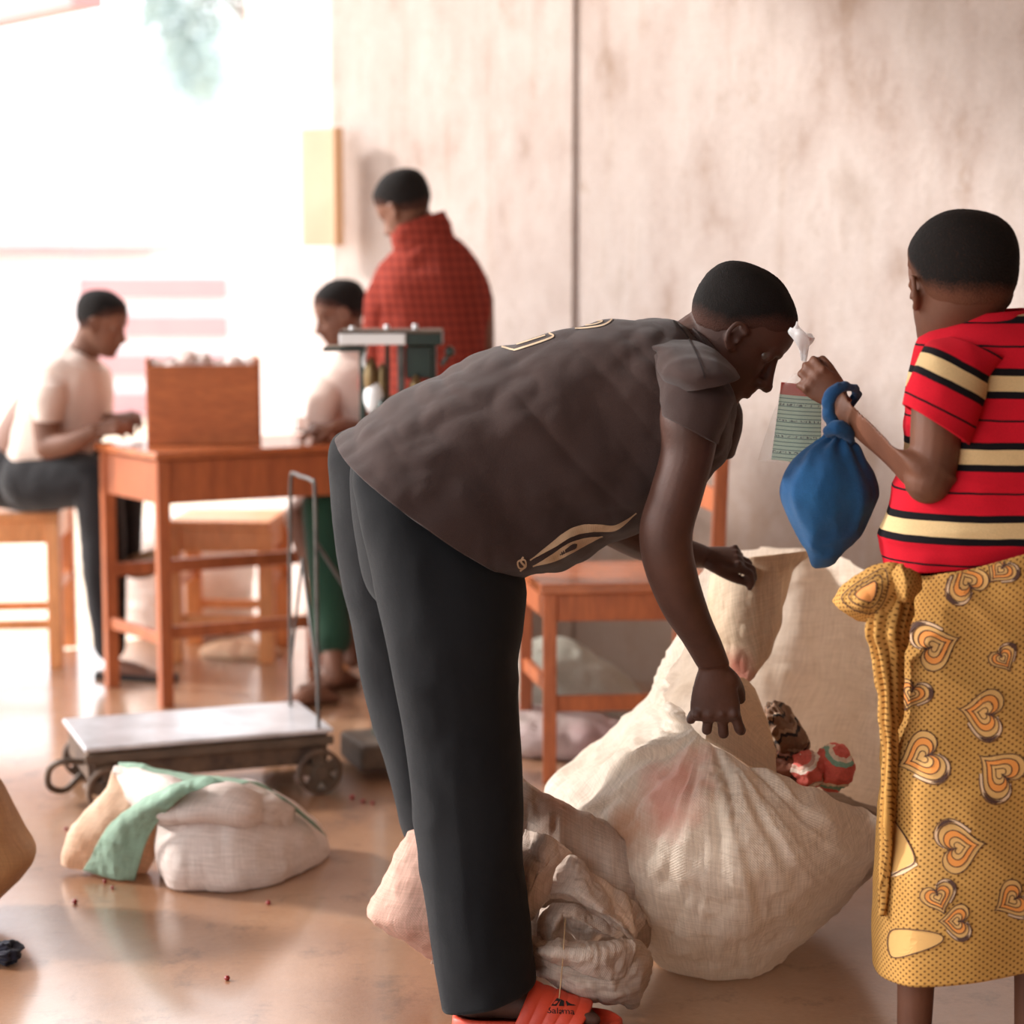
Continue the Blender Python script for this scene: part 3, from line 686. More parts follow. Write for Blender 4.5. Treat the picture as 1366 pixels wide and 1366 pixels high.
sg_ = Geo(); sg_.grid(sole_rings(), True, True); snd = build('sandal', sg_, M['orange'], man); snd['label'] = 'orange foam slide sandal with ribbed strap and black lettering'
# strap: ribbed band over the instep
th = np.linspace(-.12, pi+.12, 50); st_rows = []
for a in np.linspace(0, 1, 41):
    q = .082 + a*.102
    hgt = np.interp(q+.03, [.09, .13, .19, .23], [.104, .086, .066, .056]); wd_ = .052
    rib = .0022*abs(math.sin(a*pi*5))**.5
    st_rows.append([h0 + f_*(q + .004*math.cos(t_)) + r_*math.cos(t_)*(wd_+rib) + f_*.036*max(math.sin(t_), 0) + np.array([0, 0, .016 + (hgt-.016+rib)*max(math.sin(t_), -.2)**1.0 if math.sin(t_) > 0 else .016]) for t_ in th])
st_g = Geo(); st_g.grid(np.array(st_rows)); strap = build('strap', st_g, M['orange'], snd, solid=.005)
stb = st_g.bvh(); g = Geo()
cu = bpy.data.curves.new('txt', 'FONT'); cu.body = 'Salama'; cu.align_x = 'CENTER'; cu.size = 1; to = bpy.data.objects.new('txt', cu); COL.objects.link(to)
dg = bpy.context.evaluated_depsgraph_get(); tm = to.evaluated_get(dg).to_mesh(); tv = [v_.co.copy() for v_ in tm.vertices]; tf = [tuple(p.vertices) for p in tm.polygons]
to.evaluated_get(dg).to_mesh_clear(); bpy.data.objects.remove(to)
tx = max(abs(v_.x) for v_ in tv)
V = [hitp(stb, 748 + v_.x/tx*17.5, 1353 - v_.y*11 + v_.x/tx*1.0, .0035) for v_ in tv]
if all(q is not None for q in V): g.raw(V, tf)
for k, (xa, ya, xb, yb) in enumerate(((736, 1343, 743, 1333), (745, 1343, 747.5, 1334.5), (753, 1343, 754.5, 1337.5))):
    q = [hitp(stb, x, y, .0035) for x, y in ((xa, ya), (xa+6, ya), (xb+4.5-k*.5, yb+2), (xb, yb))]
    if all(z is not None for z in q): g.raw(q, [(0, 1, 2, 3)])
q = [hitp(stb, x, y, .0035) for x, y in ((753, 1338), (756, 1337), (768, 1343), (758, 1343))]
if all(z is not None for z in q): g.raw(q, [(0, 1, 2, 3)])
split_build('lettering', g, mat('black_print', c(28, 20, 20)), strap, smooth=False)

# ------------------------------------------------------------------ the child at the right
kid = thing('person', 'child in red striped shirt and ochre heart-print wrap, seen from behind', 'person', GP(1322, 3.3))
fwk = (-.36, .91, -.22)
hg, hair, eg, ig, TK = head(W(1282, 384, 3.33), fwk, (-.02, .2, 1), .985, hairthick=.005, hairline=.004)
body = Geo(); body.add(hg)
body.grid(limbp([(1310, 470, 3.33, .062), (1304, 440, 3.33, .048), (1296, 400, 3.34, .046), (1292, 380, 3.34, .046)], N=14), True, True)
body.grid(limbp([(1330, 510, 3.32, .085), (1330, 600, 3.31, .088), (1330, 720, 3.3, .088), (1332, 780, 3.3, .08)], N=18, M=20), True, True)
body.grid(limbp([(1255, 500, 3.28, .042), (1330, 480, 3.33, .06), (1410, 495, 3.36, .042)], N=14), True, True)
body.grid(limbp([(1255, 500, 3.27, .042), (1250, 560, 3.235, .040), (1246, 610, 3.22, .038), (1238, 640, 3.215, .037)], N=20), True, True)
P, U = loft([(1222, 600, 1278, 640, 3.215, .036), (1196, 598, 1245, 672, 3.22, .036), (1178, 580, 1215, 655, 3.25, .033), (1154, 556, 1180, 618, 3.30, .028), (1136, 538, 1140, 583, 3.35, .022), (1125, 520, 1112, 556, 3.39, .019)], 40, 24); body.grid(P, True, True)
h1, n1 = hand(W(1120, 536, 3.39), (-.74, .22, .66), (-.2, -1, .15), (.6, 0, .8), s=.68,
    curls=((22, 48, 26), (26, 50, 34), (24, 52, 34), (20, 54, 40)), thumb=(.40, 1, -.5), tcurl=8)
body.add(h1)
body.grid(limbp([(1410, 495, 3.36, .042), (1440, 560, 3.38, .038), (1445, 640, 3.42, .034)]), True, True)
body.grid(limbp([(1445, 640, 3.42, .034), (1420, 660, 3.5, .028), (1385, 650, 3.56, .02)]), True, True)
h2, n2 = hand(W(1385, 650, 3.56), (-1, .5, .1), (0, -.3, 1), (0, 1, .2), s=.72); body.add(h2)
for x, yk in ((1216, 3.3), (1372, 3.3)):
    leg(body, W(x+62 if x < 1300 else x-5, 830, 3.3), W(x+14, 1090, 3.29), GP(x+2, 3.3)+np.array([0, 0, .09]), (.062, .046, .028))
    body.grid(limb([GP(x+2, 3.3)+np.array([0, 0, .09]), GP(x+2, 3.3)+np.array([0, 0, .045])], [.028, .03]), True, True)
    foot_bare(body, GP(x+2, 3.27)+np.array([0, 0, .002]), (-.25, 1, 0), s=.8)
build('body', fuse(body, .0036, 3), M['skin_child'], kid)
build('hair', hair, M['hair_child'], kid); eyes(eg, ig, kid)
# striped shirt material, stripes run along v of the loft
def stripemat():
    m, nt, b, out = nodes('red_striped_jersey'); uv = mapping(nt, (1, 1, 1), 'uvm')
    sx = nt.nodes.new('ShaderNodeSeparateXYZ'); lk(nt, uv, sx.inputs[0])
    wob = math_(nt, 'MULTIPLY', math_(nt, 'SUBTRACT', noise(nt, mapping(nt), 7, 3), .5), .008)
    per = .110
    f = math_(nt, 'FRACT', math_(nt, 'DIVIDE', math_(nt, 'ADD', math_(nt, 'ADD', sx.outputs[2], wob), .0555), per))
    red, blk, crm = c(205, 26, 44), c(24, 20, 24), c(222, 190, 140)
    base = ramp(nt, f, [(0, blk), (.10, crm), (.31, blk), (.41, red), (.69, blk), (.715, red)], 'CONSTANT')
    fine = noise(nt, mapping(nt), 700, 2)
    base = mixc(nt, .3, base, ramp(nt, fine, [(.3, (.6, .6, .6)), (.7, (1.3, 1.3, 1.3))]), 'MULTIPLY')
    lk(nt, base, b.inputs['Base Color']); b.inputs['Roughness'].default_value = .9; b.inputs['Specular IOR Level'].default_value = .15; bump(nt, b, fine, .3, .002); return m
M['stripe'] = stripemat()
def sv(P, U, z0, k=1.0):
    U = U.copy(); U[..., 2] = (z0 - P[..., 2])*k; return U
ks = Geo()
zc = W(1300, 440, 3.32)[2]
rows = [(1258, 428, 1372, 418, 3.335, .062), (1243, 442, 1400, 432, 3.33, .078), (1226, 468, 1436, 460, 3.325, .09), (1216, 530, 1462, 530, 3.32, .105), (1212, 590, 1466, 590, 3.31, .112), (1196, 650, 1464, 650, 3.305, .115), (1185, 700, 1462, 690, 3.3, .112), (1190, 757, 1452, 716, 3.3, .100)]
def ksd(P, U): return .004*ridge(P*np.array([6, 6, 13]), 21) + .003*ridge(P*np.array([12, 12, 5]), 31) + .008*ridge(P*np.array([4, 4, 16]), 33)*np.clip((W(1300, 650, 3.3)[2]-P[..., 2])/.1, 0, 1)
P, U = loft(rows, 130, 110, 2.3, ksd); ks.grid(P, True, U=sv(P, U, zc))
P, U = loft([(1252, 420, 1372, 412, 3.335, .063), (1250, 434, 1382, 424, 3.333, .07)], 8, 50, 2.2); u2 = U.copy(); u2[..., 2] = .035; ks.grid(P, True, U=u2)
P, U = loft([(1262, 448, 1345, 480, 3.285, .07), (1236, 462, 1316, 505, 3.26, .066), (1220, 495, 1306, 540, 3.235, .06), (1208, 540, 1288, 592, 3.22, .052)], 60, 56, 2.1, lambda P, U: .003*ridge(P*12, 41))
U2 = U.copy(); d_ = np.array([-.5, 0, -1]); d_ /= np.linalg.norm(d_); U2[..., 2] = ((P - W(1262, 440, 3.3)) @ d_) + .017; ks.grid(P, True, U=U2)
P, U = loft([(1345, 460, 1420, 450, 3.34, .075), (1390, 480, 1455, 490, 3.36, .065), (1402, 550, 1474, 550, 3.38, .055)], 40, 40, 2.1); ks.grid(P, True, U=sv(P, U, zc))
build('t_shirt', ks, M['stripe'], kid, solid=.003)
# wrap skirt
def wrapmat():
    m, nt, b, out = nodes('ochre_print_cotton'); uv = mapping(nt, (1, 1, 1), 'uvm')
    sx = nt.nodes.new('ShaderNodeSeparateXYZ'); lk(nt, uv, sx.inputs[0]); sp = .0108
    def dots(ox, oy):
        fx = math_(nt, 'SUBTRACT', math_(nt, 'FRACT', math_(nt, 'ADD', math_(nt, 'DIVIDE', sx.outputs[0], sp), ox)), .5)
        fy = math_(nt, 'SUBTRACT', math_(nt, 'FRACT', math_(nt, 'ADD', math_(nt, 'DIVIDE', sx.outputs[1], sp*.9), oy)), .5)
        return math_(nt, 'ADD', math_(nt, 'MULTIPLY', fx, fx), math_(nt, 'MULTIPLY', fy, fy))
    d = math_(nt, 'MINIMUM', dots(0, 0), dots(.5, .5)); v = mapping(nt)
    base = ramp(nt, noise(nt, v, 5, 5), [(.3, c(180, 132, 66)), (.7, c(198, 150, 84))])
    base = mixc(nt, ramp(nt, d, [(.022, (.85, .85, .85)), (.04, (0, 0, 0))]), base, c(84, 48, 24))
    fine = noise(nt, v, 700, 2); base = mixc(nt, .3, base, ramp(nt, fine, [(.3, (.7, .7, .7)), (.7, (1.2, 1.2, 1.2))]), 'MULTIPLY')
    lk(nt, base, b.inputs['Base Color']); b.inputs['Roughness'].default_value = .9; b.inputs['Specular IOR Level'].default_value = .15
    bump(nt, b, math_(nt, 'ADD', fine, math_(nt, 'MULTIPLY', noise(nt, v, 30, 4), 1.5)), .3, .003); return m
M['wrap'] = wrapmat()
sk = Geo()
def skd(P, U):
    zz = np.clip((P[..., 2]-.2)/.7, 0, 1)
    return .007*ridge(np.stack([P[..., 0]*7, P[..., 1]*4, P[..., 2]*1.2], -1), 51) + .007*ridge(np.stack([P[..., 0]*6+P[..., 2]*5, P[..., 1]*5, P[..., 2]*5], -1), 57)*(.4+zz)
skr = [(1210, 764, 1466, 684, 3.3, .128), (1203, 800, 1470, 745, 3.3, .136), (1196, 850, 1476, 810, 3.3, .137), (1190, 920, 1482, 890, 3.3, .143), (1184, 1010, 1484, 980, 3.3, .147), (1179, 1110, 1482, 1070, 3.3, .15), (1175, 1200, 1480, 1160, 3.3, .152), (1174, 1291, 1480, 1222, 3.3, .152)]
P, U = loft(skr, 160, 150, 2.3, skd); sk.grid(P, True, U=U)
sko = build('wrap_skirt', sk, M['wrap'], kid, solid=.003)
skb = sk.bvh()
def heart(cx, cy, s, rot, n=28):
    t_ = np.linspace(0, 2*pi, n, endpoint=False); x = 16*np.sin(t_)**3; y = -(13*np.cos(t_)-5*np.cos(2*t_)-2*np.cos(3*t_)-np.cos(4*t_)); k = s/17
    a = math.radians(rot); return np.stack([cx+(x*math.cos(a)-y*math.sin(a))*k, cy+(x*math.sin(a)+y*math.cos(a))*k], 1)
gl = Geo(); gt = Geo(); go = Geo(); gw = Geo()
def doheart(bv, hx, hy, s, rot):
    fill(gt, bv, heart(hx, hy, s, rot), .0008); fill(go, bv, heart(hx, hy, s*.74, rot), .0012); fill(gt, bv, heart(hx, hy, s*.46, rot), .0016)
    for k, q in enumerate((1.0, .74, .46, .24)): strip(gl, bv, heart(hx, hy, s*q, rot), 1.3, .0021, 60, True)
    a = math.radians(rot); H_ = heart(hx, hy, s*1.1, rot)
    strip(gw, bv, H_[2:11], 3.5, .0012, 30); strip(gl, bv, H_[5:9], 5, .0022, 16, taper=True); strip(gl, bv, heart(hx, hy, s*1.2, rot)[2:11], 1.2, .002, 30)
for h_ in ((1290, 775, 30, 150), (1248, 862, 34, -110), (1338, 878, 20, -30), (1218, 925, 24, 20), (1312, 950, 34, 100), (1232, 1010, 36, 70), (1334, 1030, 36, 130), (1280, 1130, 36, -100), (1252, 1196, 24, -20), (1350, 1200, 28, 60), (1335, 760, 22, 40), (1276, 1228, 24, 90)):
    doheart(skb, *h_)
fan = [(1180, 1085), (1192, 1090), (1212, 1120), (1222, 1148), (1205, 1160), (1184, 1166), (1181, 1120)]; fill(gt, skb, fan, .0008); strip(gl, skb, fan, 1.4, .002, 50, True); strip(gw, skb, [(1184, 1168), (1205, 1163), (1224, 1151)], 6, .001, 20)
hemp = [(1190, 1242), (1225, 1240), (1255, 1246), (1256, 1256), (1230, 1268), (1192, 1276)]; fill(gt, skb, hemp, .0008); strip(gl, skb, hemp, 1.3, .002, 50, True)
split_build('heart_print', gt, mat('print_tan', c(206, 158, 92)), sko, smooth=False)
split_build('heart_print', go, mat('print_orange', c(222, 140, 62)), sko, smooth=False); split_build('heart_outline', gl, mat('print_brown_line', c(74, 44, 30)), sko, smooth=False); split_build('heart_print', gw, mat('print_pale', c(214, 178, 140)), sko, smooth=False)
# gathered end and knot at the left hip
kn = Geo()
def knd(P, U): return .006*np.sin(U[..., 0]*2*pi/.022+3*vn(P*6)) * (1) + .003*ridge(P*18, 61)
P, U = patch([[(1172, 772, 3.2), (1190, 768, 3.17), (1208, 772, 3.18), (1222, 790, 3.2)], [(1150, 836, 3.2), (1175, 838, 3.17), (1195, 840, 3.165), (1214, 830, 3.2)], [(1158, 872, 3.21), (1176, 874, 3.18), (1192, 876, 3.175), (1210, 868, 3.21)], [(1168, 930, 3.22), (1180, 932, 3.19), (1190, 932, 3.185), (1203, 925, 3.22)], [(1178, 1010, 3.24), (1184, 1012, 3.21), (1190, 1012, 3.205), (1198, 1008, 3.23)], [(1176, 1110, 3.25), (1181, 1112, 3.22), (1185, 1112, 3.22), (1190, 1108, 3.24)], [(1172, 1220, 3.25), (1176, 1222, 3.23), (1179, 1222, 3.23), (1183, 1218, 3.25)]], 120, 40, knd); kn.grid(P, U=U)
P, U = patch([[(1109, 802, 3.22), (1128, 778, 3.2), (1160, 757, 3.19), (1186, 750, 3.18), (1206, 752, 3.18)], [(1120, 812, 3.2), (1138, 800, 3.17), (1162, 784, 3.16), (1186, 772, 3.16), (1204, 768, 3.165)], [(1132, 820, 3.2), (1148, 816, 3.17), (1168, 805, 3.16), (1188, 790, 3.16), (1203, 778, 3.165)], [(1146, 829, 3.22), (1160, 831, 3.2), (1176, 832, 3.18), (1192, 826, 3.17), (1204, 790, 3.17)]], 60, 70, lambda P, U: .003*ridge(P*20, 71)); kn.grid(P, U=U)
P, U = loft([(1190, 762, 1196, 800, 3.17, .008), (1200, 752, 1206, 806, 3.165, .028), (1212, 756, 1218, 800, 3.17, .02), (1226, 764, 1230, 786, 3.18, .006)], 30, 30, 2, lambda P, U: .003*ridge(P*30, 73)); kn.grid(P, True, True, U=U)
kno = build('knot', kn, M['wrap'], sko, solid=.002)
knb = kn.bvh(); g = Geo(); g2 = Geo()
hh = [(1125, 797), (1140, 782), (1160, 770), (1180, 760), (1184, 775), (1178, 800), (1165, 815), (1150, 814), (1134, 808)]
q0 = np.array(hh).mean(0)
for q in (1, .72, .45): strip(g, knb, [tuple(q0+(np.array(p)-q0)*q) for p in hh], 1.3, .002, 60, True)
fill(g2, knb, [tuple(q0+(np.array(p)-q0)*.45) for p in hh], .001)
split_build('heart_outline', g, mat('knot_line', c(74, 44, 30)), sko, smooth=False); build('heart_print', g2, mat('knot_orange', c(214, 138, 70)), sko, smooth=False)

# blue cloth bag hung from the child's wrist
bb = thing('cloth_bag', 'knotted blue cloth bag hanging from the wrist of the child', 'bag', W(1105, 650, 3.37))
mb = cloth('blue_cotton', c(20, 62, 104), c(34, 88, 134), ns=8, bst=.5); M['blue'] = mb
def bbd(P, U):
    k = np.clip((P[..., 2]-W(1105, 690, 3.37)[2])/.16, 0, 1); a = U[..., 0]
    return .0042*np.sin(a*2*pi/.030+2.5*vn(P*14))*k**1.1 + .0055*ridge(P*np.array([13, 13, 5]), 82, 3)
g = Geo()
P, U = loft([(1108, 578, 1126, 578, 3.37, .010), (1098, 588, 1132, 586, 3.37, .018), (1074, 602, 1146, 598, 3.37, .034), (1054, 622, 1158, 622, 3.37, .05), (1045, 650, 1167, 652, 3.37, .058), (1050, 680, 1164, 672, 3.37, .056), (1060, 706, 1146, 706, 3.37, .044), (1074, 730, 1124, 730, 3.37, .026), (1082, 750, 1108, 750, 3.37, .012), (1088, 757, 1102, 755, 3.37, .004)], 110, 90, 2.1, bbd); g.grid(P, True, True)
build('pouch', g, mb, bb)
g = Geo(); g.grid(limbp([(1116, 584, 3.36, .011), (1110, 566, 3.35, .0115), (1104, 545, 3.345, .011), (1107, 528, 3.34, .011), (1122, 517, 3.345, .009), (1138, 518, 3.37, .008), (1142, 527, 3.40, .008)], N=70, M=20, flat=.75), True, True)
g.grid(limbp([(1116, 586, 3.375, .010), (1120, 568, 3.38, .009), (1124, 552, 3.40, .008), (1134, 540, 3.41, .007), (1142, 527, 3.40, .008)], N=40, M=16), True, True)
g.grid(limbp([(1104, 576, 3.345, .009), (1116, 572, 3.335, .013), (1130, 580, 3.345, .011), (1134, 592, 3.36, .006)], N=30, M=16), True, True)
V = g.verts(); V2 = V + .0016*ridge(V*60, 91)[:, None]*np.array([1, 0, 1]); g.V = [V2]
build('strap', g, mb, bb)

# clear plastic bag and exercise paper held by the child
def film():
    m, nt, b, out = nodes('clear_film'); b.inputs['Base Color'].default_value = (.95, .92, .9, 1); b.inputs['Roughness'].default_value = .25
    t_ = nt.nodes.new('ShaderNodeBsdfTransparent'); x = nt.nodes.new('ShaderNodeMixShader'); x.inputs[0].default_value = .14
    v_ = mapping(nt); bump(nt, b, noise(nt, v_, 30, 4), .6, .01)
    lk(nt, t_.outputs[0], x.inputs[1]); lk(nt, b.outputs[0], x.inputs[2]); lk(nt, x.outputs[0], out.inputs[0]); return m
M['film'] = film()
pb_ = thing('plastic_bag', 'clear plastic bag gathered in the hand of the child with paper inside', 'bag', W(1060, 560, 3.47))
g = Geo(); P, U = loft([(1060, 500, 1080, 500, 3.46, .006), (1040, 525, 1095, 520, 3.47, .014), (1030, 560, 1100, 560, 3.48, .022), (1018, 595, 1102, 600, 3.48, .024), (1012, 614, 1102, 618, 3.48, .02)], 50, 50, 2.2, lambda P, U: .002*ridge(P*25, 93)); g.grid(P, True); build('film', g, M['film'], pb_)
g = Geo(); rr_ = np.random.default_rng(5)
P, U = loft([(1064, 482, 1080, 484, 3.45, .006), (1060, 470, 1084, 470, 3.45, .012), (1054, 456, 1090, 458, 3.45, .022), (1050, 444, 1092, 450, 3.45, .026), (1052, 436, 1088, 444, 3.45, .02)], 40, 60, 2, lambda P, U: .010*ridge(P*np.array([26, 26, 9]), 95, 2)); g.grid(P, True)
P, U = loft([(1058, 452, 1074, 452, 3.45, .008), (1058, 440, 1070, 440, 3.45, .007), (1062, 428, 1066, 429, 3.45, .002)], 16, 20, 2, lambda P, U: .003*ridge(P*40, 96)); g.grid(P, True)
build('gathered_top', g, mat('white_film', c(245, 243, 243), rough=.3, trans=.5), pb_)
pp = thing('lined_paper', 'folded pale teal lined paper with a red top edge inside the plastic bag', 'paper', W(1062, 570, 3.478))
def lined():
    m, nt, b, out = nodes('lined_paper'); uv = mapping(nt, (1, 1, 1), 'uvm'); sx = nt.nodes.new('ShaderNodeSeparateXYZ'); lk(nt, uv, sx.inputs[0])
    f = math_(nt, 'FRACT', math_(nt, 'DIVIDE', sx.outputs[1], .0065)); base = ramp(nt, f, [(0, c(224, 246, 236)), (.76, c(136, 172, 168))], 'CONSTANT')
    scr = noise(nt, mapping(nt, (260, 150, 1), 'uvm'), 1, 3); line = math_(nt, 'FRACT', math_(nt, 'DIVIDE', sx.outputs[1], .026))
    base = mixc(nt, math_(nt, 'MULTIPLY', ramp(nt, scr, [(.5, (0, 0, 0)), (.56, (1, 1, 1))]), ramp(nt, line, [(0, (0, 0, 0)), (.3, (.8, .8, .8)), (.42, (0, 0, 0))], 'CONSTANT')), base, c(60, 74, 96))
    base = mixc(nt, ramp(nt, sx.outputs[1], [(.0, (1, 1, 1)), (.0165, (0, 0, 0))], 'CONSTANT'), base, c(214, 120, 104))
    lk(nt, base, b.inputs['Base Color']); b.inputs['Roughness'].default_value = .6
    t_ = nt.nodes.new('ShaderNodeBsdfTranslucent'); lk(nt, base, t_.inputs[0]); x = nt.nodes.new('ShaderNodeMixShader'); x.inputs[0].default_value = .75
    lk(nt, b.outputs[0], x.inputs[1]); lk(nt, t_.outputs[0], x.inputs[2]); lk(nt, x.outputs[0], out.inputs[0]); return m
g = Geo(); P, U = patch([[(1042, 510, 3.475), (1065, 512, 3.47), (1092, 514, 3.475)], [(1037, 550, 3.478), (1065, 552, 3.468), (1096, 554, 3.478)], [(1029, 613, 3.48), (1065, 616, 3.47), (1094, 612, 3.48)]], 30, 30, lambda P, U: .0015*ridge(P*20, 3)); g.grid(P, U=U); build('sheet', g, lined(), pp, solid=.0015)

# ------------------------------------------------------------------ sacks
pink = c(224, 150, 132); rust = c(176, 96, 66)
M['sack'] = sackmat('white_woven_sack', c(222, 204, 184), c(234, 220, 206), trans=.36,
    stains=((W(900, 1060, 3.62), .10, pink), (W(850, 1105, 3.66), .085, c(196, 140, 104)), (W(985, 892, 4.0), .045, c(190, 96, 72)), (W(1150, 985, 4.05), .08, c(232, 160, 146))))
M['sack_tan'] = sackmat('tan_woven_sack', c(214, 186, 156), c(222, 198, 170), trans=.25, stains=((W(985, 895, 3.98), .05, c(184, 84, 64)),))
K = lambda x, y, Y: tuple(W(x, y, Y))
Gd = lambda x, Y: tuple(GP(x, Y) + np.array([0, 0, .004]))
sack = thing('woven_sack', 'large white woven sack held open by the bending man, with cloth inside', 'sack', GP(980, 4.0))
rings = [
 [Gd(930, 3.98), Gd(930, 3.92), Gd(955, 3.88), Gd(975, 3.92), Gd(985, 3.98), Gd(980, 4.05), Gd(955, 4.08), Gd(930, 4.05)],
 [Gd(880, 3.98), Gd(890, 3.84), Gd(950, 3.78), Gd(1010, 3.82), Gd(1040, 3.95), Gd(1030, 4.12), Gd(960, 4.2), Gd(890, 4.12)],
 [K(830, 1190, 4.02), K(840, 1235, 3.76), K(950, 1262, 3.64), K(1060, 1232, 3.7), K(1128, 1192, 3.95), K(1110, 1140, 4.2), K(970, 1120, 4.4), K(850, 1130, 4.3)],
 [K(775, 1110, 4.05), K(812, 1160, 3.72), K(945, 1170, 3.54), K(1090, 1160, 3.58), K(1176, 1130, 3.9), K(1172, 1060, 4.18), K(1000, 1050, 4.46), K(825, 1065, 4.35)],
 [K(740, 1050, 4.1), K(812, 1080, 3.74), K(945, 1090, 3.56), K(1085, 1110, 3.57), K(1184, 1095, 3.88), K(1192, 980, 4.14), K(1030, 980, 4.5), K(835, 1010, 4.32)],
 [K(815, 1000, 4.05), K(862, 1010, 3.76), K(948, 1035, 3.62), K(1080, 1075, 3.6), K(1184, 1080, 3.86), K(1204, 890, 4.0), K(1065, 850, 4.48), K(900, 905, 4.26)],
 [K(893, 925, 3.93), K(915, 950, 3.76), K(950, 995, 3.66), K(1072, 1058, 3.63), K(1182, 1070, 3.84), K(1192, 812, 3.96), K(1075, 735, 4.42), K(952, 762, 4.14)],
]
A = np.array(rings)
B = cr(A, 150); B = np.swapaxes(cr(np.swapaxes(B, 0, 1), 260, True), 0, 1)
U = ring_uv(B); n_ = normals(B, True); hub = W(945, 975, 3.66)
ang = np.arctan2(B[..., 2]-hub[2], (B[..., 0]-hub[0])); rad = np.linalg.norm(B-hub, axis=-1)
t_ = np.linspace(0, 1, 150)[:, None]
fold = .014*ridge(np.stack([ang*5.5, rad*2.0, 0*ang], -1), 101, 3)*np.clip(rad/.12, 0, 1)*np.clip(1.25-rad/.45, .25, 1) + .010*ridge(B*np.array([7, 6, 9]), 107, 3) + .003*vn(B*30, 8)
fold *= np.clip(t_*6, 0, 1)
B = B + n_*fold[..., None]
B[..., 2] = np.maximum(B[..., 2], .003)
g = Geo(); g.grid(B, True, U=U); 
cbt = B[0].mean(0); g.raw(np.concatenate([B[0], [cbt]]), [(260, (j+1) % 260, j) for j in range(260)])
build('bag', g, M['sack'], sack)
# folded-over rim pieces
def fd(s, a=.004): return lambda P, U: a*ridge(P*np.array([14, 8, 9]), s, 3)
g = Geo(); P, U = patch([[(945, 768, 4.10), (965, 753, 4.06), (1000, 744, 4.05), (1040, 738, 4.08), (1088, 735, 4.14)], [(943, 800, 4.07), (965, 790, 4.02), (1000, 785, 4.0), (1035, 780, 4.02), (1058, 765, 4.08)], [(945, 840, 4.05), (968, 838, 4.0), (1000, 838, 3.98), (1030, 835, 4.0), (1045, 822, 4.06)], [(952, 876, 4.04), (975, 885, 4.0), (1000, 888, 3.98), (1020, 880, 4.0), (1030, 868, 4.06)], [(960, 905, 4.02), (975, 912, 3.99), (992, 915, 3.97), (1006, 905, 3.99), (1014, 893, 4.05)]], 80, 90, fd(111)); g.grid(P, U=U)
o = build('folded_rim', g, M['sack_tan'], sack, solid=.004); o['label'] = 'tan folded-over rim with a red stain'
g = Geo(); P, U = patch([[(942, 985, 3.66), (950, 940, 3.74), (968, 912, 3.82), (990, 905, 3.88), (1008, 918, 3.94)], [(960, 996, 3.655), (975, 955, 3.73), (990, 930, 3.81), (1008, 930, 3.87), (1020, 945, 3.92)], [(990, 1014, 3.65), (1002, 985, 3.73), (1012, 965, 3.8), (1024, 962, 3.86), (1030, 975, 3.9)], [(1036, 1042, 3.66), (1036, 1022, 3.72), (1036, 1005, 3.78), (1037, 1000, 3.84), (1036, 1012, 3.88)]], 60, 60, fd(117, .003)); g.grid(P, U=U)
build('folded_rim', g, M['sack_tan'], sack, solid=.003)
# contents
def stripecloth(name, a, b_, cc, sp=.05):
    m, nt, b, out = nodes(name); v = mapping(nt, (1, 1, 1), 'uvm'); sx = nt.nodes.new('ShaderNodeSeparateXYZ'); lk(nt, v, sx.inputs[0])
    base = ramp(nt, math_(nt, 'FRACT', math_(nt, 'DIVIDE', sx.outputs[1], sp)), [(0, a), (.45, b_), (.62, cc), (.8, a)], 'CONSTANT')
    base = mixc(nt, .4, base, ramp(nt, noise(nt, mapping(nt), 200, 3), [(.3, (.7, .7, .7)), (.7, (1.25, 1.25, 1.25))]), 'MULTIPLY')
    lk(nt, base, b.inputs['Base Color']); b.inputs['Roughness'].default_value = .85; bump(nt, b, noise(nt, mapping(nt), 60, 4), .4, .005); return m
def bundle(name, label, cat, pc, rad, m_, seed, group=None, N=50, amp=.25, flatz=.8, rot=0, stuffdisp=None):
    t = thing(name, label, cat, pc, group)
    a = np.linspace(-pi/2+.03, pi/2-.03, N); b_ = np.linspace(0, 2*pi, N+10, endpoint=False)
    P = np.stack([np.cos(a)[:, None]*np.cos(b_), np.cos(a)[:, None]*np.sin(b_), np.sin(a)[:, None]+0*b_], -1)
    rr = 1 + amp*ridge(P*1.5+seed, seed, 3); P = P*rr[..., None]*np.asarray(rad); cr_, sr = math.cos(rot), math.sin(rot)
    P = np.stack([P[..., 0]*cr_ - P[..., 2]*sr, P[..., 1], P[..., 0]*sr + P[..., 2]*cr_], -1)
    P = P + np.asarray(pc); g = Geo(); g.grid(P, True, True, U=ring_uv(P)); build('bundle' if name != 'bundle' else 'cloth', g, m_, t); return t
bundle('cloth_bundle', 'coral red cloth bundle with a green band lying in the sack mouth', 'cloth', W(1112, 1024, 3.88), (.034, .05, .040), stripecloth('red_green_cloth', c(206, 92, 78), c(126, 160, 136), c(222, 196, 170), .066), 3, amp=.12, rot=-.3)
bundle('cloth_bundle', 'small pink and white twisted cloth beside the coral bundle in the sack mouth', 'cloth', W(1078, 1026, 3.86), (.030, .04, .030), stripecloth('pink_white_cloth', c(206, 96, 84), c(226, 206, 190), c(190, 150, 134), .05), 8, amp=.14, rot=.5)
bundle('cloth_bundle', 'brown and black patterned cloth at the left of the sack mouth', 'cloth', W(1046, 985, 3.95), (.036, .05, .055), stripecloth('brown_dark_cloth', c(130, 98, 76), c(46, 38, 38), c(168, 140, 116), .045), 12, amp=.22, rot=.4)
bundle('cloth_bundle', 'dark rust cloth sunk low behind the front rim of the sack', 'cloth', W(1046, 1030, 3.9), (.035, .05, .035), stripecloth('rust_cloth', c(130, 80, 60), c(110, 66, 50), c(60, 44, 40), .05), 16, amp=.2)
g_ = Geo(); 
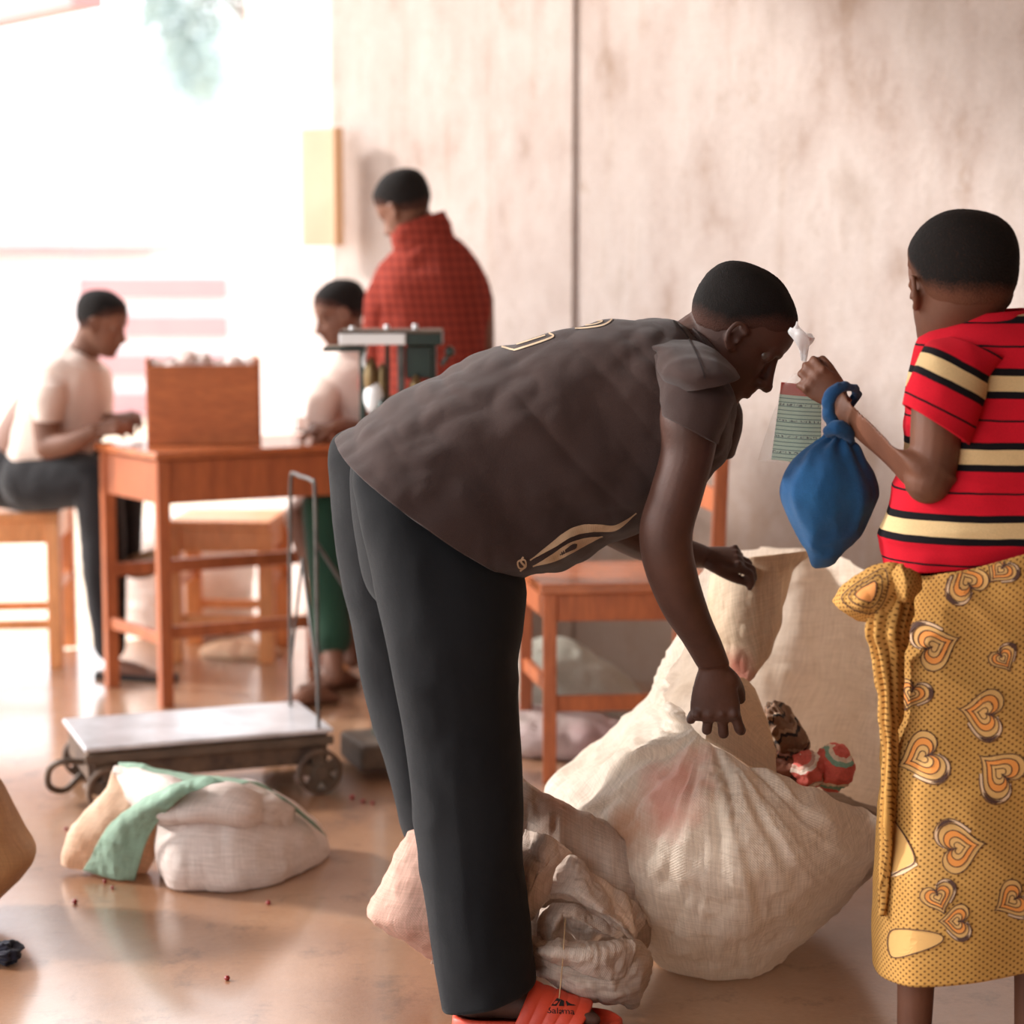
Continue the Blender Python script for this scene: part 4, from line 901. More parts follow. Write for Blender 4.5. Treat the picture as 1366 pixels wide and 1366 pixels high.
bundle('cloth_pile', 'dull pale cloth filling the depth of the big sack', 'cloth', W(1090, 1112, 4.0), (.14, .14, .06), cloth('pale_fill', c(150, 128, 110), c(110, 90, 76)), 19, amp=.15)

# crumpled sack at the man's feet
M['sack_pale'] = sackmat('crumpled_pale_sack', c(226, 204, 188), c(238, 222, 208), trans=.35, stains=((W(740, 1075, 3.68), .07, c(214, 160, 128)),))
M['sack_pink'] = sackmat('pink_woven_sack', c(226, 176, 156), c(232, 196, 178), trans=.35, stains=((W(530, 1170, 3.8), .06, c(230, 150, 118)),))  # pinker tone for the left end of the sack
cs = thing('woven_sack', 'crumpled empty woven sack lying behind and around the shins of the bending man', 'sack', GP(740, 3.7))
def cd(s, a=.006, k=11): return lambda P, U: a*1.25*ridge(P*np.array([k, k*.7, k*.6]), s, 3) + a*.5*ridge(P*k*2.6, s+5, 2)
g = Geo(); P, U = loft([(600, 1110, 575, 1290, 3.72, .02), (650, 1060, 640, 1295, 3.72, .05), (694, 1036, 690, 1290, 3.70, .07), (745, 1063, 720, 1300, 3.68, .075), (800, 1094, 790, 1290, 3.68, .075), (845, 1120, 845, 1282, 3.68, .06), (870, 1137, 864, 1268, 3.68, .03), (874, 1145, 868, 1255, 3.68, .006)], 110, 90, 2.2, cd(121)); g.grid(P, True, True, U=U)
build('bag', g, M['sack_pale'], cs, solid=.002)
g = Geo()   # hanging lip with a rolled, looped edge
P, U = patch([[(698, 1105, 3.60), (722, 1112, 3.575), (745, 1122, 3.57), (765, 1138, 3.58)], [(684, 1150, 3.58), (712, 1148, 3.545), (735, 1148, 3.545), (752, 1146, 3.57)], [(677, 1190, 3.575), (703, 1182, 3.53), (724, 1176, 3.535), (742, 1168, 3.57)], [(676, 1212, 3.58), (696, 1214, 3.53), (714, 1208, 3.54), (728, 1194, 3.575)], [(684, 1226, 3.585), (696, 1234, 3.55), (706, 1232, 3.56), (716, 1214, 3.58)]], 80, 60, cd(131, .005, 16)); g.grid(P, U=U)
# broad fold going to the lower right
P, U = patch([[(745, 1138, 3.60), (775, 1142, 3.58), (808, 1170, 3.59), (850, 1200, 3.61), (866, 1222, 3.63)], [(738, 1162, 3.575), (770, 1172, 3.54), (806, 1200, 3.54), (842, 1228, 3.56), (858, 1246, 3.6)], [(726, 1192, 3.575), (762, 1196, 3.53), (800, 1216, 3.525), (834, 1242, 3.54), (850, 1258, 3.59)], [(722, 1200, 3.60), (760, 1206, 3.575), (795, 1226, 3.57), (825, 1246, 3.575), (845, 1260, 3.60)]], 70, 90, cd(137, .005, 15)); g.grid(P, U=U)
# second inner curl
P, U = patch([[(722, 1212, 3.59), (745, 1203, 3.56), (772, 1206, 3.55), (806, 1226, 3.56), (836, 1246, 3.58)], [(712, 1232, 3.57), (740, 1220, 3.53), (765, 1222, 3.53), (792, 1240, 3.535), (822, 1254, 3.56)], [(714, 1252, 3.56), (738, 1244, 3.53), (756, 1230, 3.55), (788, 1246, 3.545), (806, 1256, 3.57)], [(722, 1266, 3.57), (738, 1262, 3.55), (748, 1240, 3.575), (776, 1262, 3.57), (790, 1264, 3.585)]], 60, 80, cd(141, .004, 18)); g.grid(P, U=U)
build('flap', g, M['sack_pale'], cs, solid=.002)
g = Geo()   # the puffed lower lobe over the toes
def lob(P, U): return .007*ridge(P*np.array([9, 9, 15])+3, 151, 3) + .002*ridge(P*45, 153)
P, U = loft([(704, 1246, 706, 1292, 3.56, .012), (716, 1256, 716, 1304, 3.55, .035), (745, 1266, 745, 1318, 3.53, .05), (785, 1268, 785, 1335, 3.53, .055), (825, 1258, 828, 1346, 3.55, .055), (850, 1256, 850, 1342, 3.57, .045), (868, 1270, 866, 1320, 3.59, .02), (871, 1285, 870, 1305, 3.59, .006)], 100, 80, 2.1, lob); g.grid(P, True, True, U=U)
P, U = patch([[(706, 1262, 3.52), (740, 1280, 3.495), (780, 1296, 3.49), (812, 1304, 3.50), (835, 1300, 3.52)], [(714, 1268, 3.50), (742, 1270, 3.475), (785, 1272, 3.475), (815, 1268, 3.49), (845, 1262, 3.52)], [(722, 1266, 3.525), (745, 1258, 3.51), (785, 1262, 3.51), (812, 1262, 3.52), (830, 1255, 3.54)]], 40, 80, cd(157, .004, 20)); g.grid(P, U=U)
build('mouth', g, M['sack_pale'], cs, solid=.002)
g = Geo(); P, U = loft([(546, 1112, 640, 1110, 3.70, .02), (528, 1150, 650, 1150, 3.70, .05), (510, 1185, 650, 1190, 3.70, .055), (492, 1222, 650, 1230, 3.69, .05), (540, 1252, 652, 1262, 3.69, .03), (580, 1278, 660, 1290, 3.69, .01)], 70, 70, 2.2, cd(161, .004, 12)); g.grid(P, True, True, U=U)
build('sack_end', g, M['sack_pink'], cs, solid=.002)
g = Geo(); g.grid(limbp([(754, 1226, 3.52, .0011), (752, 1262, 3.47, .0011), (749, 1300, 3.465, .0011), (744, 1350, 3.455, .0011), (741, 1366, 3.45, .001)], N=40, M=8), True, True); build('thread', g, mat('jute_thread', c(196, 160, 120)), cs)

# small tied sack on the floor at left
M['sack_small'] = sackmat('small_white_sack', c(226, 208, 200), c(236, 222, 214), trans=.2, sp=.003)
M['sack_green'] = sackmat('green_striped_sack', c(150, 182, 160), c(168, 196, 174), trans=.25, sp=.003)
M['sack_peach'] = sackmat('peach_sack_end', c(236, 200, 168), c(240, 210, 184), trans=.3, sp=.003)
ss = thing('woven_sack', 'small filled white sack with green stripe lying in front of the platform scale', 'sack', GP(300, 4.4))
def fl(P): P = P.copy(); P[..., 2] = np.maximum(P[..., 2], .003); return P
def floorY(y): # depth at which the floor projects to picture row y
    b = (683-y)/F; return -HC*(cP+b*sP)/(-sP+b*cP)
g = Geo(); Y0 = floorY(1188)
P, U = loft([(205, 1110, 205, 1150, 4.42, .03), (220, 1070, 212, 1168, 4.42, .10), (250, 1046, 245, 1188, 4.42, .16), (300, 1040, 300, 1196, 4.43, .18), (350, 1050, 355, 1190, 4.45, .17), (400, 1080, 402, 1170, 4.50, .13), (430, 1108, 430, 1150, 4.54, .07), (441, 1128, 441, 1142, 4.55, .01)], 110, 90, 2.3, lambda P, U: .009*ridge(P*np.array([7, 7, 6]), 171, 3)); g.grid(fl(P), True, True, U=U)
build('bag', g, M['sack_small'], ss)
g = Geo(); P, U = loft([(155, 1018, 150, 1060, 4.46, .01), (200, 1024, 190, 1094, 4.38, .05), (250, 1038, 232, 1098, 4.32, .07), (300, 1042, 280, 1092, 4.32, .08), (350, 1052, 335, 1100, 4.35, .08), (395, 1076, 388, 1112, 4.42, .03)], 90, 60, 2.2, lambda P, U: .011*ridge(P*np.array([7, 7, 11]), 183, 2)); g.grid(P, True, True, U=U)
build('folded_top', g, M['sack_small'], ss)
g = Geo(); P, U = patch([[(158, 1016, 4.52), (190, 1018, 4.48), (230, 1028, 4.46), (300, 1036, 4.44), (335, 1040, 4.42)], [(154, 1036, 4.48), (185, 1042, 4.42), (225, 1042, 4.38), (285, 1040, 4.36), (320, 1044, 4.37)]], 20, 80, cd(185, .002, 14)); g.grid(P, U=U); 
P, U = patch([[(300, 1044, 4.24), (276, 1038, 4.25), (256, 1040, 4.27), (240, 1044, 4.30)], [(240, 1064, 4.22), (222, 1062, 4.22), (203, 1066, 4.26), (186, 1072, 4.30)], [(202, 1110, 4.31), (180, 1108, 4.32), (160, 1106, 4.33), (145, 1104, 4.36)], [(180, 1172, 4.37), (155, 1172, 4.37), (132, 1168, 4.385), (112, 1160, 4.40)]], 90, 40, cd(187, .003, 14)); g.grid(fl(P), U=U)
P, U = patch([[(330, 1042, 4.36), (345, 1044, 4.38), (360, 1052, 4.4)], [(375, 1062, 4.40), (385, 1070, 4.42), (392, 1080, 4.45)], [(410, 1090, 4.44), (422, 1100, 4.47), (436, 1116, 4.52)]], 40, 10); g.grid(P, U=U)
o = build('green_stripe', g, M['sack_green'], ss, solid=.0015)
g = Geo(); P, U = loft([(152, 1030, 205, 1052, 4.47, .01), (140, 1056, 225, 1072, 4.44, .04), (100, 1096, 212, 1106, 4.43, .05), (88, 1126, 205, 1140, 4.43, .04), (84, 1152, 192, 1168, 4.43, .02)], 70, 60, 2.2, cd(191, .003, 12)); g.grid(fl(P), True, True, U=U)
o = build('open_end', g, M['sack_peach'], ss); o['label'] = 'peach coloured open end of the sack'

# jute sack at the left edge
js = thing('jute_sack', 'brown jute sack cut off by the left edge beside the bright floor', 'sack', GP(-30, 4.0))
M['jute'] = sackmat('jute', c(176, 128, 84), c(206, 156, 108), trans=.05, sp=.005)
g = Geo(); P, U = loft([(-150, 1020, -30, 1018, 4.1, .02), (-170, 1045, 0, 1045, 4.1, .10), (-180, 1080, 16, 1080, 4.1, .14), (-185, 1120, 30, 1112, 4.1, .15), (-185, 1150, 44, 1145, 4.1, .15), (-180, 1190, 20, 1178, 4.1, .14), (-160, 1222, -10, 1205, 4.08, .12)], 60, 50, 2.2, lambda P, U: .005*ridge(P*8, 195)); g.grid(fl(P), True, True, U=U); build('bag', g, M['jute'], js)
bundle('rag', 'small blue-black rag on the floor below the jute sack', 'rag', W(2, 1266, 3.9)*0+GP(0, 3.86)+np.array([0, 0, .018]), (.035, .03, .018), cloth('dark_rag', c(28, 30, 44), c(40, 36, 46)), 23)

# ------------------------------------------------------------------ wooden furniture helper
def P3(p, z): return np.array([p[0], p[1], z])
def piece(t, name, m_, segs, bevel=.003):
    g = Geo()
    for s_ in segs: bar(g, *s_)
    return build(name, g, m_, t, smooth=False, bevel=bevel)
# desk
FL = G(222, 943)[:2]; u_ = np.array([.89, .455]); u_ /= np.linalg.norm(u_); v_ = np.array([-u_[1], u_[0]])
LB = G(150, 918)[:2]; dep = float((LB-FL) @ v_)+.10; LB = FL + v_*dep
LB = FL*0 + G(150, 916)[:2]; v_ = (LB-FL); dep = np.linalg.norm(v_); v_ /= dep
Lw = .66; FR = FL+u_*Lw; RB = LB+u_*Lw
desk = thing('desk', 'reddish varnished wooden desk with the wooden box on it', 'desk', P3((FL+RB)/2, 0)); ZT = .742
for p in (FL, LB, FR, RB): piece(desk, 'leg', M['wood'], [(P3(p, 0), P3(p, ZT-.02), .038, .038, (u_[0], u_[1], 0))])
piece(desk, 'front_rail', M['wood'], [(P3(FL, ZT-.085), P3(FR, ZT-.085), .022, .125)])
piece(desk, 'back_rail', M['wood'], [(P3(LB, ZT-.085), P3(RB, ZT-.085), .022, .125)])
for a, b2 in ((FL, LB), (FR, RB)): piece(desk, 'side_rail', M['wood'], [(P3(a, ZT-.085), P3(b2, ZT-.085), .022, .125)])
piece(desk, 'stretcher', M['wood'], [(P3(FL, .218), P3(FR, .218), .022, .036)])
piece(desk, 'stretcher', M['wood'], [(P3(LB, .36), P3(RB, .36), .03, .04)])
piece(desk, 'stretcher', M['wood'], [(P3(FL, .20), P3(LB, .20), .022, .034)])
g = Geo(); e_ = .03; prism(g, [tuple(q) for q in (FL-u_*e_-v_*e_, FR+u_*e_-v_*e_, RB+u_*e_+v_*e_, LB-u_*e_+v_*e_)], ZT-.018, ZT+.004); build('tabletop', g, M['wood_top'], desk, smooth=False, bevel=.004)
# box on the desk
zt = ZT+.004; bl = G(199, 594, zt)[:2]; br = G(346, 592, zt)[:2]; 
bu = (br-bl)/np.linalg.norm(br-bl); bv = bl/np.linalg.norm(bl); bw = np.linalg.norm(br-bl); bd_ = .22; bh = .235
box = thing('wooden_box', 'open plywood box of crumpled paper standing on the desk', 'box', P3((bl+br)/2+bv*bd_/2, zt))
def plate(t, name, a, b2, z0, z1, th_, m_):
    g = Geo(); bar(g, P3(a, (z0+z1)/2), P3(b2, (z0+z1)/2), th_, z1-z0); return build(name, g, m_, t, smooth=False, bevel=.002)
q = [bl, br, br+bv*bd_, bl+bv*bd_]
plate(box, 'side_panel', q[0], q[1], zt, zt+bh, .012, M['wood_box']); plate(box, 'side_panel', q[2], q[3], zt, zt+bh, .012, M['wood_box'])
plate(box, 'end_panel', q[1], q[2], zt, zt+bh+.02, .012, M['wood_box']); plate(box, 'end_panel', q[3], q[0], zt, zt+bh+.02, .012, M['wood_box'])
g = Geo(); prism(g, [tuple(a) for a in q], zt, zt+.012); build('base_panel', g, M['wood_box'], box, smooth=False)
g = Geo(); prism(g, [tuple(a+(0 if 1 else 0)) for a in (q[0]+bu*.01+bv*.01, q[1]-bu*.01+bv*.01, q[2]-bu*.01-bv*.01, q[3]+bu*.01-bv*.01)], zt+.1, zt+bh-.05); o = build('packing', g, mat('grey_packing', c(190, 176, 166)), box, smooth=False)
mp = mat('white_paper', c(240, 232, 228), c(226, 200, 192), ns=9, rough=.7, trans=.3)
k = 0
for i in range(7):
    for j in range(3):
        a = (i+.5)/7; b_ = (j+.5)/3; pc = q[0] + bu*bw*a + bv*bd_*b_
        bundle('paper_ball', 'crumpled white paper ball in the open wooden box on the desk', 'paper', P3(pc, zt+bh-.012+random.uniform(-.008, .012)+(.02 if 2 <= i <= 3 else 0)), (.024, .024, .020), mp, 30+k, 'crumpled papers in the wooden box', N=14, amp=.25); k += 1
# white container with dark rim lines on the desk
wc = thing('white_container', 'small white container with a thin dark edge on the desk right of the box', 'container', G(415, 577, zt))
pc = G(412, 576, zt); g = Geo(); bar(g, pc+np.array([-.045, .03, .001]), pc+np.array([.045, .05, .001]), .07, .002); bar(g, pc+np.array([-.045, .03, .025]), pc+np.array([.045, .05, .025]), .06, .048); build('shell', g, M['enamel_and_lit_white'], wc, smooth=False, bevel=.004)
g = Geo(); bar(g, pc+np.array([-.046, -.005, .001]), pc+np.array([-.046, -.005, .062]), .004, .004); bar(g, pc+np.array([-.046, -.005, .003]), pc+np.array([.042, .012, .003]), .005, .005); build('edge', g, M['green_metal'], wc, smooth=False)

# orange-lit stool of the seated man
def stool(name, label, c4, z, mt, leg_w=.042, rung=(.14, .25), top_th=.03, over=.02):
    t = thing(name, label, 'stool', P3(sum(c4)/4, 0))
    for p in c4: piece(t, 'leg', mt, [(P3(p, 0), P3(p, z-top_th), leg_w, leg_w, (1, 0, 0))])
    for i in range(4):
        a, b2 = c4[i], c4[(i+1) % 4]; piece(t, 'apron', mt, [(P3(a, z-top_th-.035), P3(b2, z-top_th-.035), .022, .07)])
        piece(t, 'rung', mt, [(P3(a, rung[i % 2]), P3(b2, rung[i % 2]), .02, .03)])
    cc = sum(c4)/4; g = Geo(); prism(g, [tuple(cc+(p-cc)*(1+over*5)) for p in c4], z-top_th, z); build('seat', g, mt, t, smooth=False, bevel=.004); return t
sA = G(76, 890)[:2]; sB = sA + np.array([-.42, -.05]); sC = sB + np.array([-.03, .36]); sD = sA + np.array([-.03, .36])
stool('stool', 'wooden stool with orange light in its colour carrying the seated man in the white shirt', [sB, sA, sD, sC], .50, M['wood_stool'])
sA = G(357, 884)[:2]; sB = sA + np.array([-.10, -.0])*1.0; 
stool('stool', 'empty wooden stool with orange light in its colour standing behind the desk', [sA+np.array([-.30, .02]), sA, sA+np.array([.02, .3]), sA+np.array([-.28, .32])], .46, M['wood_stool'], leg_w=.05)

# chair behind the bending man
A0 = G(733, 1043)[:2]; A1 = G(708, 1012)[:2]; cu_ = np.array([1, .08]); cu_ /= np.linalg.norm(cu_); cv_ = (A1-A0)/np.linalg.norm(A1-A0); 
ch = thing('wooden_chair', 'low reddish wooden chair between the bending man and the plaster wall', 'chair', P3(A0+cu_*.2+cv_*.18, 0)); zs = .505; cw = .40; cdp = .32
B0 = A0+cu_*cw; B1 = A0+cv_*cdp+cu_*cw; A1 = A0+cv_*cdp
for p in (A0, A1): piece(ch, 'leg', M['wood'], [(P3(p, 0), P3(p, zs-.02), .034, .034, (1, 0, 0))])
for p in (B0, B1): piece(ch, 'back_post', M['wood'], [(P3(p, 0), P3(p+cu_*.03, .90), .034, .034, (1, 0, 0))])
for a, b2 in ((A0, B0), (A1, B1), (A0, A1), (B0, B1)):
    piece(ch, 'apron', M['wood'], [(P3(a, zs-.062), P3(b2, zs-.062), .02, .07)])
piece(ch, 'stretcher', M['wood'], [(P3(A0, .24), P3(A1, .24), .02, .035)]); piece(ch, 'stretcher', M['wood'], [(P3(B0, .24), P3(B1, .24), .02, .035)])
piece(ch, 'stretcher', M['wood'], [(P3(A0, .20), P3(B0, .20), .02, .04)])
g = Geo(); prism(g, [tuple(q_) for q_ in (A0-cu_*.03-cv_*.03, B0+cu_*.03-cv_*.03, B1+cu_*.03+cv_*.03, A1-cu_*.03+cv_*.03)], zs-.026, zs); build('seat', g, M['wood_top'], ch, smooth=False, bevel=.004)
for z in (.70, .85): piece(ch, 'back_slat', M['wood'], [(P3(B0+cu_*.025, z), P3(B1+cu_*.025, z), .014, .06)])

# full sacks stored behind the chair, and others behind the desk
def fullsack(label, rows, col, col2, seed, stains=(), trans=.15, group=None):
    R = np.array(rows, float); cx = R[:, [0, 2]].mean(); Yc = R[:, 4].mean()
    t = thing('woven_sack', label, 'sack', GP(cx, Yc), group)
    P, U = loft(rows, 70, 56, 2.4, lambda P, U: .012*ridge(P*np.array([5, 5, 7]), seed, 3)); g = Geo(); g.grid(fl(P), True, True, U=U); build('bag', g, sackmat('sack_%d' % seed, col, col2, trans=trans, stains=stains), t); return t
fullsack('slumped grey-white full sack leaning behind the wooden chair', [(650, 850, 640, 960, 5.75, .05), (690, 848, 680, 985, 5.75, .16), (740, 852, 730, 985, 5.75, .2), (790, 868, 790, 982, 5.75, .19), (840, 900, 840, 975, 5.75, .15), (872, 930, 872, 960, 5.75, .05)], c(176, 176, 164), c(192, 190, 178), 211)
fullsack('pink-stained full sack lying low under the chair by the wall', [(640, 945, 640, 1000, 5.55, .04), (690, 935, 690, 1010, 5.55, .12), (750, 940, 750, 1012, 5.55, .14), (800, 945, 800, 1010, 5.55, .13), (840, 962, 838, 1008, 5.55, .1), (862, 985, 858, 1003, 5.55, .03)], c(188, 176, 168), c(206, 170, 170), 223)
fullsack('bright white full sack slumped upright behind the desk legs', [(190, 690, 300, 685, 7.4, .1), (165, 720, 320, 720, 7.4, .2), (150, 770, 335, 770, 7.4, .24), (160, 820, 330, 820, 7.4, .24), (180, 845, 320, 845, 7.4, .2)], c(240, 228, 222), c(246, 236, 230), 227)
fullsack('small sack with orange light painted into its colour, lying flat on the bright floor under the desk', [(268, 862, 268, 880, 6.9, .03), (300, 855, 300, 884, 6.9, .10), (340, 852, 340, 884, 6.9, .12), (375, 862, 375, 882, 6.9, .05)], c(236, 196, 156), c(240, 206, 172), 229)  # peach tone stands for orange light on a white sack

# ------------------------------------------------------------------ platform scale
Zp = .16; NL = G(113, 998, Zp)[:2]; NR = G(445, 971, Zp)[:2]; fu = (NR-NL); fw_ = np.linalg.norm(fu); fu = fu/fw_; fv = np.array([-fu[1], fu[0]]); fd_ = .34
FRp = NR+fv*fd_; FLp = NL+fv*fd_
scl = thing('platform_scale', 'old wheeled iron platform scale with beam head standing by the desk', 'scale', P3((NL+FRp)/2, 0))
g = Geo(); prism(g, [tuple(a) for a in (NL, NR, FRp, FLp)], Zp-.012, Zp); build('platform', g, M['platform'], scl, smooth=False, bevel=.004)
i_ = .02
g = Geo(); fr4 = [NL+fu*i_+fv*i_, NR-fu*i_+fv*i_, FRp-fu*i_-fv*i_, FLp+fu*i_-fv*i_]
for a, b2 in zip(fr4, fr4[1:]+fr4[:1]): bar(g, P3(a, Zp-.05), P3(b2, Zp-.05), .02, .075)
for s_ in (.25, .5, .75): bar(g, P3(NL+fu*fw_*s_+fv*.03, Zp-.07), P3(NL+fu*fw_*s_+fv*(fd_-.03), Zp-.07), .03, .04)
build('frame', g, M['metal_rust'], scl, smooth=False, bevel=.004)
g = Geo(); bar(g, P3(NL+fu*.0+fv*.004, Zp-.03), P3(NR+fv*.004, Zp-.03), .012, .022); build('edge_rib', g, M['metal_dark'], scl, smooth=False, bevel=.003)
rw = .056
def wheel(cen):
    ax = P3(fv, 0)*1.0; ax = np.array([fv[0], fv[1], 0]); cen = np.asarray(cen); a1 = np.array([fu[0], fu[1], 0]); a2 = np.array([0, 0, 1.]); g = Geo()
    th = np.linspace(0, 2*pi, 40, endpoint=False)
    prof_ = [(rw*.80, -.011), (rw*.96, -.013), (rw, -.009), (rw, .009), (rw*.96, .013), (rw*.80, .011)]
    R_ = np.array([[cen + (a1*math.cos(q)+a2*math.sin(q))*r + ax*h for q in th] for r, h in prof_+prof_[:1]]); g.grid(R_, True)
    w = build('wheel', g, M['metal_rust'], scl)
    g = Geo(); cyl(g, cen, ax, rw*.34, .034, 20); 
    for k in range(5):
        a = k*2*pi/5+.4; d_ = a1*math.cos(a)+a2*math.sin(a); bar(g, cen+d_*rw*.2, cen+d_*rw*.82, .010, .030, up=np.cross(d_, ax))
    build('spokes', g, M['metal_dark'], w, smooth=False, bevel=.002)
for s_, n_ in ((.055, -.012), (fw_-.04, -.012), (.055, fd_+.012), (fw_-.04, fd_+.012)): wheel(P3(NL+fu*s_+fv*n_, rw+.001))
for s_ in (.055, fw_-.04):
    g = Geo(); a = NL+fu*s_; g.grid(limb([P3(a-fv*.02, rw), P3(a+fv*(fd_+.02), rw)], [.008, .008], N=2, M=12), True, True); build('axle', g, M['metal_dark'], scl)
g = Geo(); a = NL; g.grid(limb([P3(a+fv*.03-fu*.0, .12), P3(a-fu*.05+fv*.03, .125), P3(a-fu*.075+fv*.06, .10), P3(a-fu*.07+fv*.10, .05), P3(a-fu*.03+fv*.13, .03), P3(a+fu*.01+fv*.14, .06)], [.008]*6, N=40, M=12), True, True); build('handle', g, M['metal_dark'], scl)
# guard frame on the right end
E = NR - fu*.035; zg = .765
g = Geo(); pts = [P3(E+fv*.01, Zp), P3(E+fv*.014, .45), P3(E+fv*.02, zg-.03), P3(E+fv*.05, zg), P3(E+fv*.16, zg), P3(E+fv*.22, zg), P3(E+fv*.25, zg-.03), P3(E+fv*.27, .5), P3(E+fv*.28, Zp)]
g.grid(limb(pts, [.0048]*9, N=70, M=10), True, True); build('guard_frame', g, M['rod'], scl)
g = Geo(); g.grid(limb([P3(E+fv*.012, .26), P3(E+fv*.145, .56), P3(E+fv*.278, .26)], [.004]*3, N=3, M=8), True, True); build('brace', g, M['rod'], scl)
g = Geo(); g.grid(limb([P3(E+fv*.015, .62), P3(E+fu*.14+fv*.04, .40)], [.005]*2, N=2, M=8), True, True); build('brace', g, M['rod'], scl)
# column and head
Cc = NR + fu*.19 + fv*.17
g = Geo(); bar(g, P3(Cc, 0.03), P3(Cc, .95), .10, .06, up=(fu[0], fu[1], 0)); build('column', g, M['green_metal'], scl, smooth=False, bevel=.01)
g = Geo(); bar(g, P3(Cc-fu*.10, .055), P3(Cc+fu*.16, .055), .20, .07); build('column_base', g, M['metal_dark'], scl, smooth=False, bevel=.012)
hx = lambda px, py, Yq=5.42: W(px, py, Yq)
def hb(name, x0, x1, y0, y1, d0, d1, m_, bev=.003):
    a = hx(x0, y0, d0); b2 = hx(x1, y1, d0); g = Geo(); prism(g, [(a[0], d0), (b2[0], d0), (b2[0], d1), (a[0], d1)], b2[2], a[2]); return build(name, g, m_, scl, smooth=False, bevel=bev)
hb('head_cap', 452, 541, 445, 460, 5.30, 5.46, M['enamel_and_lit_white']); hb('head_beam', 541, 589, 441, 461, 5.31, 5.45, M['green_metal']); hb('head_cap', 452, 589, 441, 445, 5.30, 5.46, M['metal_dark'])  # white half of the cap paints in the light falling on it
hb('shelf', 430, 486, 463, 469, 5.32, 5.44, M['green_metal'])
hb('post', 479, 488, 466, 600, 5.34, 5.38, M['green_metal']); hb('post', 530, 540, 460, 600, 5.34, 5.38, M['rod']); hb('post', 513, 520, 460, 600, 5.42, 5.45, M['metal_dark']); hb('post', 572, 582, 460, 600, 5.36, 5.40, M['green_metal'])
hb('weigh_beam', 486, 600, 528, 536, 5.35, 5.38, M['brass']); hb('beam_box', 541, 576, 462, 505, 5.35, 5.43, M['green_metal'])
for x, y, r in ((470, 440, .007), (516, 438, .007), (554, 437, .007)):
    g = Geo(); p = hx(x, y, 5.36); cyl(g, p, (0, 0, 1), r, .018, 16); build('screw_head', g, M['enamel_and_lit_white'], scl)
for x, y, r, h in ((495, 500, .018, .05), (500, 525, .024, .04), (510, 508, .012, .06), (555, 520, .018, .04)):
    g = Geo(); p = hx(x, y, 5.33); P = limb([p-np.array([0, 0, h/2]), p, p+np.array([0, 0, h/2]), p+np.array([0, 0, h/2+.012])], [r, r*1.05, r*.8, r*.35], N=14, M=20); g.grid(P, True, True); build('counterweight', g, M['brass'] if x != 500 else M['enamel_and_lit_white'], scl)
g = Geo(); g.grid(limbp([(489, 462, 5.35, .004), (486, 485, 5.33, .005), (494, 500, 5.33, .004), (488, 530, 5.33, .006), (496, 550, 5.33, .004), (502, 530, 5.33, .005), (495, 512, 5.33, .004)], N=50, M=8), True, True); build('hook', g, M['enamel_and_lit_white'], scl)
g = Geo(); g.grid(limbp([(590, 486, 5.36, .005), (596, 477, 5.36, .006)]), True, True); g.grid(ell(hx(600, 469, 5.36), (.012, .012, .014), 12), True, True); build('knob', g, M['green_metal'], scl)

# ------------------------------------------------------------------ seated man, far left
sm = thing('person', 'man in white t-shirt and dark trousers sitting at the desk, facing right', 'person', GP(100, 6.6))
hg, hair, eg, ig, T_ = head(W(134, 430, 6.55), (.90, -.25, -.28), (.25, 0, 1), .82, hairthick=.005)
body = Geo(); body.add(hg)
body.grid(limbp([(92, 500, 6.58, .062), (112, 470, 6.57, .05), (124, 440, 6.56, .046)], N=12), True, True)
body.grid(limbp([(38, 610, 6.68, .13), (58, 560, 6.64, .11), (80, 515, 6.6, .075)], N=18, M=20), True, True)
body.grid(limbp([(72, 506, 6.48, .04), (88, 500, 6.6, .06), (100, 500, 6.72, .04)], N=10), True, True)
body.grid(limbp([(70, 518, 6.47, .042), (62, 555, 6.44, .044), (64, 596, 6.42, .038)]), True, True)
body.grid(limbp([(64, 596, 6.42, .040), (95, 590, 6.38, .034), (125, 575, 6.36, .025)]), True, True)
h_, n_ = hand(W(126, 574, 6.36), (1, .0, .15), (0, -.6, .8), (0, 1, .3), s=.85, curls=((25, 35, 25),)*4); body.add(h_)
body.grid(limbp([(102, 520, 6.72, .042), (118, 560, 6.70, .04), (120, 580, 6.66, .038)]), True, True)
body.grid(limbp([(120, 580, 6.66, .038), (135, 568, 6.6, .03), (148, 560, 6.55, .024)]), True, True)
h_, n_ = hand(W(148, 560, 6.55), (1, -.1, .1), (0, -.5, .9), (0, 1, 0), s=.8, curls=((40, 55, 35),)*4); body.add(h_)
hipn = W(40, 640, 6.58); kn_ = W(130, 640, 6.48); leg(body, hipn, kn_, GP(148, 6.52)+np.array([0, 0, .08]), (.075, .05, .033))
foot_bare(body, GP(134, 6.52), (1, -.2, 0), s=.85)
hipf = W(60, 635, 6.78); knf = W(158, 625, 6.72); ankf = W(168, 744, 6.62); leg(body, hipf, knf, ankf, (.075, .05, .033))
build('body', fuse(body, .006, 3), M['skin_bg'], sm); build('hair', hair, M['hair'], sm); eyes(eg, ig, sm)
g = Geo(); P, U = loft([(2, 628, 90, 615, 6.66, .15), (10, 590, 120, 610, 6.65, .17), (22, 545, 140, 575, 6.63, .18), (34, 505, 147, 535, 6.61, .18), (54, 478, 146, 500, 6.6, .17), (76, 464, 135, 488, 6.59, .13), (94, 458, 128, 478, 6.58, .07)], 80, 60, 2.3, lambda P, U: .009*ridge(P*np.array([7, 7, 5]), 301)); g.grid(P, True)
